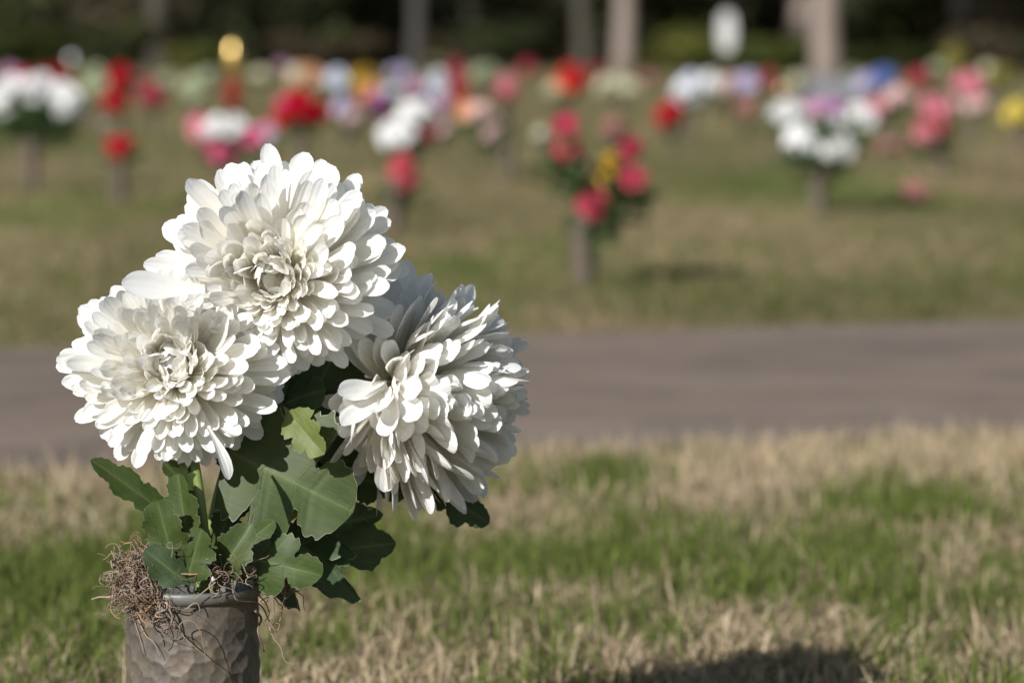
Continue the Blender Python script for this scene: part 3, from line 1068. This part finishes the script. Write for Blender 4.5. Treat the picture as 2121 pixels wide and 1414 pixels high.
def petal_mesh(name, L, Wd, th0, inc, cup, seed, z0, curl=0.0, sidebend=0.0):
    """spoon-shaped cloth petal with a round tip; grows from the axis outwards along +X"""
    r = random.Random(seed)
    nu = 7
    V, F, A, U = [], [], [], []
    x, zc = 0.006, z0
    tipk = 1 - min(0.42, r.uniform(0.62, 0.82) * Wd / L)
    vs = [p / 0.80 * tipk for p in PV] + [tipk + (1 - tipk) * q for q in PT[1:]]
    asym = r.uniform(-.18, .18)
    ph = r.uniform(0, 6)
    pw = r.uniform(1.8, 2.5)
    prev = 0.0
    nv = len(vs)
    notch = r.uniform(-.03, .05)
    for j, v in enumerate(vs):
        phi = R(th0 - inc * v ** 1.4 - curl * max(0, v - 0.55) / 0.45)
        ds = (v - prev) * L
        prev = v
        x += math.sin(phi) * ds
        zc += math.cos(phi) * ds
        s = min(1, v / max(0.5, tipk - 0.06))
        sm = s * s * (3 - 2 * s)
        w = Wd / 2 * (0.30 + 0.70 * sm)
        q = max(0.0, (v - tipk) / (1 - tipk))
        w *= max(0.10, (1 - q ** pw)) ** 0.5
        nn = Vector((-math.cos(phi), 0, math.sin(phi)))
        tn = Vector((math.sin(phi), 0, math.cos(phi)))
        for i in range(nu):
            u = (i / (nu - 1)) * 2 - 1
            lift = cup * w * (abs(u) ** 1.7) * (0.75 - 0.25 * q) + 0.035 * w * math.cos(u * 8 + ph)
            jag = 1 + (r.uniform(-.035, .035) if abs(u) == 1 else 0)
            p = Vector((x, u * w * jag + asym * w * v * 0.4 + sidebend * v * v * L, zc)) + nn * lift
            p += nn * (0.06 * w * math.sin(v * 6 + u * 2 + ph))
            if j == nv - 1:
                p += tn * (notch * Wd * (1 - u * u) + r.uniform(-.01, .01) * Wd)
            V.append(p)
            A.append(v)
            U.append(u)
    for j in range(nv - 1):
        for i in range(nu - 1):
            a = j * nu + i
            F.append((a, a + 1, a + nu + 1, a + nu))
    me = make_mesh(name, V, F, M_PETAL)
    at = me.attributes.new('along', 'FLOAT', 'POINT')
    at.data.foreach_set('value', A)
    at = me.attributes.new('across', 'FLOAT', 'POINT')
    at.data.foreach_set('value', U)
    return me


#        count theta  length width  incurve cup  base z
LAYERS = [(5, 36, 0.031, 0.0150, 84, 0.3, 0.014),
          (7, 40, 0.036, 0.0150, 78, 0.32, 0.013),
          (10, 42, 0.041, 0.0142, 68, 0.35, 0.012),
          (17, 43, 0.047, 0.0126, 50, 0.45, 0.01),
          (28, 38, 0.052, 0.011, 29, 0.55, 0.008),
          (31, 46, 0.059, 0.0114, 28, 0.54, 0.006),
          (33, 54, 0.066, 0.0118, 27, 0.53, 0.005),
          (35, 61, 0.073, 0.0122, 26, 0.52, 0.003),
          (36, 68, 0.079, 0.0127, 25, 0.5, 0.002),
          (34, 76, 0.084, 0.0132, 22, 0.5, 0),
          (34, 84, 0.087, 0.0137, 18, 0.48, -0.002),
          (34, 93, 0.089, 0.0141, 14, 0.46, -0.004),
          (34, 103, 0.088, 0.0145, 9, 0.44, -0.006),
          (26, 112, 0.084, 0.0148, 4, 0.42, -0.008)]
BALL = [(9, 6, 0.058, 0.009, 14, 0.48, 0.014),
          (14, 14, 0.06, 0.0095, 17, 0.48, 0.0124),
          (19, 23, 0.063, 0.01, 20, 0.48, 0.0108),
          (24, 32, 0.066, 0.0105, 24, 0.48, 0.0092),
          (28, 41, 0.07, 0.011, 28, 0.48, 0.0076),
          (31, 50, 0.073, 0.0115, 32, 0.48, 0.006),
          (33, 58, 0.075, 0.012, 35, 0.48, 0.0044),
          (35, 66, 0.075, 0.0125, 38, 0.48, 0.0028),
          (36, 74, 0.074, 0.0129, 40, 0.48, 0.0012),
          (34, 81, 0.071, 0.0132, 40, 0.48, -0.0004),
          (34, 88, 0.068, 0.0135, 37, 0.48, -0.002),
          (34, 95, 0.064, 0.0138, 32, 0.48, -0.0036),
          (34, 102, 0.06, 0.014, 24, 0.48, -0.0052),
          (26, 112, 0.055, 0.0142, 10, 0.48, -0.0068)]


def flower_head(root, center, axis, scale, seed, spin=0.0, sag=0.0, layers=LAYERS, up=1.0, down=1.0, twist=0.35):
    """root: the chrysanthemum; the head's bowl of petals opens along axis"""
    r = random.Random(seed)
    axis = Vector(axis).normalized()
    rot = axis.to_track_quat('Z', 'X').to_matrix().to_4x4()
    Mw = Matrix.Translation(Vector(center) - root.location) @ rot @ Matrix.Rotation(spin, 4, 'Z') @ Matrix.Scale(scale, 4)
    # receptacle: small domed cushion
    prof = [(0.0004, -0.014), (0.008, -0.012), (0.013, -0.004), (0.0135, 0.008), (0.011, 0.017), (0.006, 0.023), (0.0004, 0.025)]
    V, F = lathe(prof, 16)
    head = mesh_obj('flower_head', V, F, M_PETAL, root)
    at = head.data.attributes.new('along', 'FLOAT', 'POINT')
    at.data.foreach_set('value', [0.3] * len(V))
    head.matrix_local = Mw
    V, F = lathe([(0.0035, -0.032), (0.004, -0.024), (0.010, -0.017), (0.0155, -0.010), (0.017, -0.005), (0.0155, -0.004)], 16)
    mesh_obj('calyx', V, F, M_STEM, head)
    wdown = (Mw.to_3x3().inverted() @ Vector((0, 0, -1))).normalized()
    mv, mf, ma, mu = [], [], [], []
    for k, (cnt, th, L, Wd, inc, cup, z0) in enumerate(layers):
        variants = [petal_mesh('petal', L * r.uniform(.93, 1.05), Wd * r.uniform(.93, 1.12), th + r.uniform(-3, 3), inc + r.uniform(-9, 9), cup * r.uniform(.7, 1.25), seed * 100 + k * 7 + q, z0, curl=r.choice([0, 0, 12, 20, -12, -24]), sidebend=r.uniform(-.11, .11)) for q in range(5)]
        off = r.uniform(0, 6.28)
        for j in range(cnt):
            a = off + 2 * math.pi * (j + r.uniform(-.38, .38)) / cnt
            # fabric petals hang in small fans: neighbours lean together
            fan = math.sin(a * (3 + k % 3) + k * 1.7 + seed)
            a += 0.10 * fan
            me = r.choice(variants)
            tilt = r.gauss(0, 7.5 if k > 3 else 5) + 5.0 * fan
            roll = r.gauss(0, 22)
            dirv = Vector((math.cos(a), math.sin(a), 0))
            tilt += sag * dirv.dot(wdown)
            if r.random() < 0.06:
                tilt += r.uniform(8, 20)
            s = r.uniform(0.92, 1.07)
            dd = dirv.dot(wdown)
            s *= 1 + (down - 1) * dd if dd > 0 else 1 - (up - 1) * dd
            Mp = Matrix.Rotation(a, 4, 'Z') @ Matrix.Rotation(R(tilt), 4, 'Y') @ Matrix.Rotation(R(roll) * twist, 4, 'X') @ Matrix.Diagonal((s, s * r.uniform(.92, 1.1), s, 1))
            if k < 4 or k > 12:                      # the small ones at the heart and the hidden back row: one part
                o0 = len(mv)
                mv += [Mp @ v.co for v in me.vertices]
                mf += [tuple(i + o0 for i in p.vertices) for p in me.polygons]
                ma += [q.value for q in me.attributes['along'].data]
                mu += [q.value for q in me.attributes['across'].data]
            else:
                o = mesh_obj('petal', None, None, me=me, parent=head)
                o.matrix_local = Mp
    o = mesh_obj('heart_petals', mv, mf, M_PETAL, head)
    for nm, dat in (('along', ma), ('across', mu)):
        o.data.attributes.new(nm, 'FLOAT', 'POINT').data.foreach_set('value', dat)
    o['kind'] = 'stuff'
    return head


def lone_petal(head, base, tip, width, normal, seed, bend=25.0):
    """one long loose petal, base and tip in world space"""
    base, tip, normal = Vector(base), Vector(tip), Vector(normal)
    L = (tip - base).length
    me = petal_mesh('petal', L * 1.03, width, 90 + bend * 0.45, bend, 0.5, seed, 0.0)
    av = me.attributes['along'].data
    for q in av:
        q.value = 0.6 + 0.4 * q.value
    o = mesh_obj('petal', None, None, me=me, parent=head)
    X = (tip - base).normalized()
    Z = (normal - X * normal.dot(X)).normalized()
    Y = Z.cross(X)
    Mm = Matrix(((X.x, Y.x, Z.x, base.x), (X.y, Y.y, Z.y, base.y), (X.z, Y.z, Z.z, base.z), (0, 0, 0, 1)))
    bpy.context.view_layer.update()
    o.matrix_local = head.matrix_world.inverted() @ Mm
    return o


# leaves -------------------------------------------------------
HALF = [(0.03, 0.0), (0.045, 0.07), (0.13, 0.10), (0.25, 0.115), (0.36, 0.17), (0.41, 0.26), (0.385, 0.335), (0.29, 0.365), (0.18, 0.375), (0.16, 0.39), (0.27, 0.405), (0.41, 0.43),
        (0.50, 0.50), (0.515, 0.60), (0.44, 0.665), (0.32, 0.67), (0.20, 0.645), (0.17, 0.66), (0.25, 0.71), (0.295, 0.79), (0.265, 0.88), (0.17, 0.95), (0.07, 0.985), (0.0, 1.0)]
SIMPLE = [(0.03, 0.0), (0.05, 0.08), (0.15, 0.16), (0.30, 0.23), (0.40, 0.34), (0.43, 0.44), (0.34, 0.47), (0.30, 0.49), (0.37, 0.55), (0.42, 0.65), (0.37, 0.73), (0.28, 0.755), (0.27, 0.78), (0.28, 0.85), (0.23, 0.92), (0.12, 0.975), (0.0, 1.0)]
LONG = [(0.03, 0.0), (0.05, 0.08), (0.16, 0.13), (0.34, 0.17), (0.50, 0.27), (0.58, 0.38), (0.44, 0.38), (0.26, 0.36), (0.17, 0.38), (0.28, 0.44), (0.48, 0.52), (0.60, 0.64), (0.66, 0.74),
        (0.48, 0.70), (0.30, 0.66), (0.18, 0.645), (0.20, 0.72), (0.27, 0.80), (0.24, 0.86), (0.16, 0.90), (0.12, 0.95), (0.05, 0.985), (0.0, 1.0)]


def leaf_mesh(length, ratio, seed, outline=HALF, droop=0.15, fold=0.12, wave=0.045, roll=0.0, mat=None):
    r = random.Random(seed)
    pts = [Vector((x, y, 0)) for x, y in outline]
    sm = catmull(pts, 5)
    V, F, E, RB = [], [], [], []
    fr = (0.0, 0.06, 0.3, 0.6, 0.9, 0.985, 1.0)
    nf = len(fr)
    ph = r.uniform(0, 6)
    vein = [0 < i < len(sm) - 1 and ((sm[i].x >= sm[i - 1].x and sm[i].x > sm[i + 1].x) or i % 17 == 9) for i in range(len(sm))]
    for side in (1, -1):
        o0 = len(V)
        amp = [r.uniform(.85, 1.12) for _ in range(8)]
        for i, p in enumerate(sm):
            k = i / len(sm) * 7
            a = amp[int(k)] * (1 - (k % 1)) + amp[min(7, int(k) + 1)] * (k % 1)
            x, y = max(0.0, p.x) * a * ratio, p.y
            ser = 1 + 0.05 * math.sin(i * 1.25 + ph) + r.uniform(-.022, .022)
            x *= ser
            ym = min(1.0, max(0.0, y - 0.42 * p.x * (1 - y * 0.3)))
            for f in fr:
                X, Y = x * f, ym + (y - ym) * f
                Zc = -droop * Y * Y + fold * abs(X) - 0.55 * roll * X * X * 2.2
                if vein[i] and 0.05 < f < 0.9:
                    Zc -= 0.0025
                Zc += wave * math.sin(Y * 9 + side * 1.3 + ph) * min(1, abs(X) * 3) + wave * 0.5 * math.sin(X * 14 + ph * 2) * Y
                V.append((side * X * length, Y * length, Zc * length))
                E.append(1.0 if f == 1.0 else (0.85 if f > 0.95 else 0.0))
                # veins: midrib, and the middle of each lobe
                lat = 0.22 * (1 - 0.6 * f) if vein[i] and f < 0.95 else 0.0
                RB.append(1.0 if f == 0.0 else max(lat, 0.3 if f < 0.1 else 0.0))
        for i in range(len(sm) - 1):
            for j in range(nf - 1):
                a = o0 + i * nf + j
                q = (a, a + 1, a + nf + 1, a + nf)
                F.append(q if side == 1 else q[::-1])
    me = make_mesh('leaf', V, F, mat or M_LEAF)
    for nm, dat in (('edge', E), ('rib', RB)):
        at = me.attributes.new(nm, 'FLOAT', 'POINT')
        at.data.foreach_set('value', dat)
    return me


def leaf(root, b, t, ratio, normal, seed, outline=HALF, mat=None, **kw):
    """b, t: (px, py, depth) of leaf base and tip"""
    base, tip = W(*b), W(*t)
    L = (tip - base).length
    me = leaf_mesh(L, ratio, seed, outline, mat=mat, **kw)
    o = mesh_obj('leaf', None, None, me=me, parent=root)
    Y = (tip - base).normalized()
    n = Vector(normal)
    Z = (n - Y * n.dot(Y)).normalized()
    X = Y.cross(Z)
    o.matrix_local = Matrix(((X.x, Y.x, Z.x, base.x - root.location.x), (X.y, Y.y, Z.y, base.y - root.location.y), (X.z, Y.z, Z.z, base.z - root.location.z), (0, 0, 0, 1)))
    return o


def stem(root, pts, r0=0.0038, r1=0.0032):
    path = catmull([W(*p) - root.location for p in pts], 8)
    V, F = tube(path, np.linspace(r0, r1, len(path)), 10)
    return mesh_obj('stem', V, F, M_STEM, root)


CAM = Vector((0, -1, 0.1))
base_pt = Vector((VC.x, VC.y, 0.05))

# --- top flower
mum1 = empty('chrysanthemum', base_pt + Vector((0.005, 0.012, 0)))
c1 = W(576, 588, 2.60)
a1 = Vector((-0.12, -0.95, 0.22))
h1 = flower_head(mum1, c1, a1, 1.13, 11, spin=0.4, sag=5, up=1.03, down=0.66)
stem(mum1, [(405, 1250, 2.61), (430, 1120, 2.62), (470, 960, 2.66), (555, 790, 2.68), (572, 640, 2.68), (576, 585, 2.635)])
lone_petal(h1, W(440, 600, 2.515), W(272, 590, 2.495), 0.024, Vector((0, -0.9, 0.45)), 901, 30)
tag(mum1, 'topmost white chrysanthemum with leaves, tallest in the foreground vase', 'flower', 'white chrysanthemums in the foreground vase')

# --- left flower
mum2 = empty('chrysanthemum', base_pt + Vector((-0.012, -0.012, 0)))
c2 = W(364, 770, 2.590)
a2 = Vector((-0.05, -0.93, 0.34))
h2_ = flower_head(mum2, c2, a2, 1.0, 23, spin=1.3, sag=6, up=0.96, down=0.80)
stem(mum2, [(425, 1250, 2.58), (424, 1120, 2.575), (413, 1020, 2.575), (398, 930, 2.61), (376, 840, 2.640), (366, 790, 2.622)], 0.0042, 0.0034)
lone_petal(h2_, W(425, 872, 2.535), W(468, 975, 2.525), 0.011, Vector((0.55, -0.8, 0.3)), 902, -35)
tag(mum2, 'lower left cream white chrysanthemum facing the camera', 'flower', 'white chrysanthemums in the foreground vase')

# --- right flower, seen from the side
mum3 = empty('chrysanthemum', base_pt + Vector((0.016, 0.006, 0)))
c3 = W(836, 812, 2.68)
a3 = Vector((0.91, -0.38, -0.16))
h3 = flower_head(mum3, c3, a3, 1.34, 37, spin=0.2, sag=2, layers=BALL, twist=0.9)
stem(mum3, [(420, 1250, 2.61), (520, 1130, 2.635), (640, 1040, 2.65), (690, 965, 2.67), (722, 888, 2.695), (743, 807, 2.699)], 0.0036, 0.003)
for k, (tx, ty, td) in enumerate([(716, 812, 2.585), (722, 872, 2.575), (806, 892, 2.56), (864, 860, 2.56), (868, 804, 2.565), (786, 850, 2.555)]):
    lone_petal(h3, W(814, 796 + 2 * k, 2.615), W(tx, ty, td), 0.0205, Vector((-0.35, -0.9, 0.3 + 0.1 * (k % 2))), 950 + k, 18)
for k, (tx, ty, td) in enumerate([(742, 578, 2.70), (790, 560, 2.70), (846, 560, 2.69), (880, 588, 2.68), (722, 622, 2.70), (820, 590, 2.67), (912, 622, 2.67)]):
    lone_petal(h3, W(800 + 8 * k, 735, 2.71), W(tx, ty, td), 0.026, Vector((-0.5, -0.8, -0.1 + 0.1 * (k % 3))), 970 + k, 12)
tag(mum3, 'right white chrysanthemum turned sideways, leaning out of the vase', 'flower', 'white chrysanthemums in the foreground vase')

# --- leaves of the left flower
LF = Vector((-0.35, -0.80, 0.45))
leaf(mum2, (372, 1085, 2.575), (190, 950, 2.545), 0.34, (-0.1, -0.75, 0.7), 1, SIMPLE, droop=0.05, fold=0.35, wave=0.05)
leaf(mum2, (395, 1150, 2.56), (362, 982, 2.555), 0.62, (-0.5, -0.85, 0.2), 2, SIMPLE, droop=0.05, fold=0.15)
leaf(mum2, (362, 1165, 2.545), (322, 1040, 2.53), 0.85, (-0.3, -0.95, 0.2), 3, SIMPLE, droop=0.10, fold=0.10)
leaf(mum2, (395, 1212, 2.545), (300, 1140, 2.535), 0.80, (0.2, -0.95, -0.1), 4, SIMPLE, droop=0.1, mat=M_LEAF_DARK)
leaf(mum2, (385, 1215, 2.548), (412, 1098, 2.53), 0.80, (-0.2, -0.95, 0.25), 5, SIMPLE, droop=0.12, fold=0.18)
leaf(mum2, (412, 1030, 2.585), (345, 958, 2.565), 0.65, (0.0, -0.8, 0.6), 6, SIMPLE, droop=0.1, fold=0.2)
leaf(mum2, (400, 1060, 2.60), (378, 930, 2.60), 0.5, (-0.2, -0.95, 0.1), 7, SIMPLE, mat=M_LEAF)
leaf(mum2, (445, 1130, 2.60), (505, 1000, 2.62), 0.6, (-0.1, -0.95, 0.2), 8, SIMPLE, mat=M_LEAF_DARK)
# --- leaves of the top flower
leaf(mum1, (458, 928, 2.615), (726, 1052, 2.585), 1.0, (-0.10, -0.92, 0.36), 11, HALF, droop=0.10, fold=0.06, wave=0.02)
leaf(mum1, (588, 842, 2.59), (664, 938, 2.565), 0.72, (-0.5, -0.8, 0.3), 12, SIMPLE, mat=M_LEAF_BACK, droop=0.1, fold=0.2)
leaf(mum1, (620, 880, 2.655), (722, 672, 2.66), 0.80, (0.1, -1.0, 0.1), 13, HALF, mat=M_LEAF_DARK, droop=0.12)
leaf(mum1, (560, 850, 2.66), (660, 800, 2.62), 0.8, (0.1, -0.8, 0.5), 14, HALF, mat=M_LEAF_DARK)
leaf(mum1, (560, 800, 2.67), (700, 740, 2.67), 0.9, (0.0, -1.0, 0.2), 15, HALF, mat=M_LEAF_DARK)
leaf(mum1, (520, 960, 2.66), (715, 905, 2.66), 0.95, (0.1, -1, 0.1), 16, HALF, mat=M_LEAF_DARK)
leaf(mum1, (500, 1000, 2.64), (540, 830, 2.64), 0.95, (0, -1, 0.1), 17, HALF, mat=M_LEAF_DARK)
leaf(mum1, (450, 700, 2.63), (424, 622, 2.61), 0.6, (-0.4, -0.9, 0.2), 18, SIMPLE)
leaf(mum1, (400, 640, 2.66), (345, 545, 2.66), 0.6, (-0.4, -0.9, 0.2), 19, SIMPLE, mat=M_LEAF_DARK)
# --- leaves of the right flower
leaf(mum3, (690, 985, 2.69), (848, 1005, 2.665), 0.75, (0.1, -0.75, 0.65), 21, HALF, droop=0.10, mat=M_LEAF_DARK)
leaf(mum3, (470, 1165, 2.63), (824, 1122, 2.66), 0.55, (0.15, -0.95, 0.25), 22, LONG, droop=0.04, fold=0.05, mat=M_LEAF_DARK)
leaf(mum3, (500, 1130, 2.64), (795, 1058, 2.66), 0.45, (0.05, -0.9, 0.45), 23, LONG, droop=0.04, mat=M_LEAF_DARK)
leaf(mum3, (480, 1150, 2.58), (660, 1180, 2.545), 0.7, (-0.1, -0.75, 0.65), 24, HALF, droop=0.12)
leaf(mum3, (445, 1215, 2.56), (500, 1092, 2.54), 0.75, (-0.25, -0.9, 0.3), 25, SIMPLE, droop=0.25, fold=0.15)
leaf(mum3, (440, 1190, 2.575), (560, 1070, 2.58), 0.55, (-0.4, -0.8, 0.3), 26, SIMPLE, droop=0.15)
leaf(mum3, (860, 985, 2.69), (1016, 1080, 2.69), 0.6, (0.1, -0.8, 0.6), 27, SIMPLE, droop=0.08, mat=M_LEAF_DARK)
leaf(mum3, (690, 770, 2.72), (780, 680, 2.73), 0.9, (0.0, -1, 0.2), 28, HALF, mat=M_LEAF_DARK)
leaf(mum3, (640, 1020, 2.68), (735, 860, 2.68), 0.6, (0.2, -0.95, 0.1), 29, HALF, mat=M_LEAF_DARK)

# ================================================================ DRIED MOSS
def moss_mesh(strands, rad0, seed, sides=4):
    """strands: list of world polylines"""
    r = random.Random(seed)
    V, F, C = [], [], []
    for pts in strands:
        n = len(pts)
        w = rad0 * r.choice([0.45, 0.6, 0.8, 1.0, 1.2, 1.7])
        v, f = tube(pts, [w * (1 - 0.55 * i / (n - 1)) for i in range(n)], sides)
        o = len(V)
        V += v
        F += [tuple(i + o for i in q) for q in f]
        k = r.random()
        base = np.array((0.14, 0.095, 0.065)) * (1 - k) + np.array((0.33, 0.255, 0.195)) * k
        if r.random() < 0.15:
            base = np.array((0.28, 0.17, 0.095))
        base = base * r.uniform(0.7, 1.15)
        C += [base] * len(v)
    me = make_mesh('strand', V, F, M_MOSS)
    point_color(me, np.array(C))
    return me


def wander(p, d, n, step, turn, r, grav=0.0):
    out = [p.copy()]
    axis = Vector((r.gauss(0, 1), r.gauss(0, 1), r.gauss(0, 1))).normalized()
    for k in range(n):
        d = (Matrix.Rotation(turn * r.uniform(0.3, 1.6), 3, axis) @ d + Vector((0, 0, -grav))).normalized()
        p = p + d * step
        out.append(p.copy())
        if r.random() < 0.2:
            axis = (axis + Vector((r.gauss(0, 1), r.gauss(0, 1), r.gauss(0, 1))) * 0.8).normalized()
    return out


def clump(cpx, cpy, D, rx, rz, ry, n, r, grav=0.0):
    c = W(cpx, cpy, D)
    out = []
    for k in range(n):
        a = Vector((r.gauss(0, .5), r.gauss(0, .5), r.gauss(0, .5)))
        if a.length > 1:
            a.normalize()
        p = c + Vector((a.x * rx, a.y * ry, a.z * rz))
        d = Vector((r.gauss(0, 1), r.gauss(0, 1), r.gauss(0, .6))).normalized()
        out.append(wander(p, d, r.randint(8, 15), 0.0026, 0.62, r, grav))
    return [[q if True else q for q in s] for s in out]


def on_vase(zx, zy, gap=0.004):
    """strand point given in the close-up's own scale, lying against the vase"""
    px, py = zx / 4.234 + 180, zy / 4.234 + 1080
    dx_ = (px - 398) / FPX * FOC
    if abs(dx_) < VR:
        dep = math.sqrt(VR * VR - dx_ * dx_)
    else:
        dep = 0.0
    return W(px, py, FOC - dep - gap)


def moss(name_label, loc, tangle, strands, seed):
    root = empty('dried_moss', loc)
    inv = Vector(loc)
    if tangle:
        me = moss_mesh([[p - inv for p in s] for s in tangle], 0.00058, seed)
        o = mesh_obj('tangle', None, None, me=me, parent=root)
        o['kind'] = 'stuff'
    for k, s in enumerate(strands):
        me = moss_mesh([[p - inv for p in catmull(s, 5)]], 0.00075, seed * 50 + k, 5)
        mesh_obj('strand', None, None, me=me, parent=root)
    tag(root, name_label, 'moss', 'dried moss on the foreground vase')


S = lambda pts, g=0.004: [on_vase(x, y, g) for x, y in pts]
r = random.Random(3)
tl = clump(292, 1195, 2.565, 0.019, 0.020, 0.020, 220, r) + clump(268, 1215, 2.57, 0.016, 0.018, 0.016, 120, r) + clump(312, 1230, 2.548, 0.012, 0.014, 0.008, 70, r, 0.05) + clump(300, 1160, 2.585, 0.014, 0.012, 0.015, 50, r)
tl += clump(330, 1255, 2.545, 0.012, 0.010, 0.004, 26, r, 0.15)
moss('thick tangled clump of dried moss spilling over the left of the rim', W(290, 1215, 2.57), tl, [
    S([(380, 760), (420, 880), (460, 1000), (500, 1160)], 0.003), S([(430, 800), (470, 900), (520, 1000), (590, 1060), (645, 1190)], 0.003),
    S([(560, 560), (600, 660), (640, 710), (670, 800), (690, 850)], 0.007), S([(540, 640), (600, 720), (700, 800), (760, 890)], 0.006),
    S([(820, 960), (815, 900), (880, 865), (950, 890), (995, 960), (1020, 1080), (1055, 1260)], 0.010),
    S([(760, 900), (690, 900), (650, 930), (690, 1000), (780, 1030), (850, 1040), (830, 960), (740, 930)], 0.006),
    S([(480, 740), (600, 810), (740, 890), (880, 1040), (950, 1100), (1110, 1235)], 0.004), S([(700, 700), (740, 780), (760, 890), (820, 1000)], 0.006),
    S([(300, 640), (180, 660), (110, 660), (40, 680)], 0.004), S([(560, 250), (480, 190), (440, 145)], 0.004), S([(420, 300), (340, 270), (280, 240)], 0.004),
    S([(240, 640), (210, 760), (250, 830), (300, 850)], 0.004), S([(650, 640), (720, 720), (770, 840), (750, 880)], 0.004)], 5)
tr = clump(560, 1192, 2.60, 0.017, 0.008, 0.014, 80, r, 0.05) + clump(592, 1192, 2.60, 0.012, 0.008, 0.012, 40, r, 0.12)
moss('thin dark clump of dried moss hanging off the right of the rim', W(560, 1195, 2.60), tr, [
    S([(1270, 500), (1290, 640), (1340, 695), (1470, 705), (1540, 750), (1600, 870), (1660, 960), (1690, 900), (1640, 890), (1620, 930)], 0.006),
    S([(1600, 920), (1640, 1020), (1700, 1100), (1740, 1220), (1830, 1255)]), S([(1730, 500), (1735, 620), (1720, 720), (1700, 830), (1690, 880)]),
    S([(1650, 480), (1640, 700), (1650, 830)]), S([(1780, 480), (1830, 640), (1855, 780)]), S([(1560, 480), (1600, 600), (1570, 720), (1520, 700)]),
    S([(1500, 640), (1560, 700), (1600, 800), (1560, 870)]), S([(1480, 780), (1530, 850), (1500, 960), (1555, 1140)]), S([(1700, 480), (1800, 540), (1890, 590)])], 6)
tm = clump(440, 1186, 2.548, 0.020, 0.0035, 0.006, 34, r) + clump(490, 1184, 2.555, 0.018, 0.003, 0.008, 26, r)
moss('few loose dried moss strands along the front of the rim', W(455, 1190, 2.548), tm, [
    S([(1130, 530), (1040, 600), (990, 640), (940, 680)], 0.007), S([(870, 770), (930, 720), (975, 720), (995, 790)], 0.003),
    S([(830, 455), (960, 460), (1100, 440), (1250, 470), (1400, 480), (1520, 480)], 0.006), S([(930, 520), (1000, 400), (1020, 440)], 0.006),
    S([(745, 315), (750, 230), (720, 235), (700, 200), (740, 180), (760, 230), (810, 220), (832, 170)], 0.02), S([(1250, 520), (1200, 480), (1260, 430), (1390, 430)], 0.006)], 7)
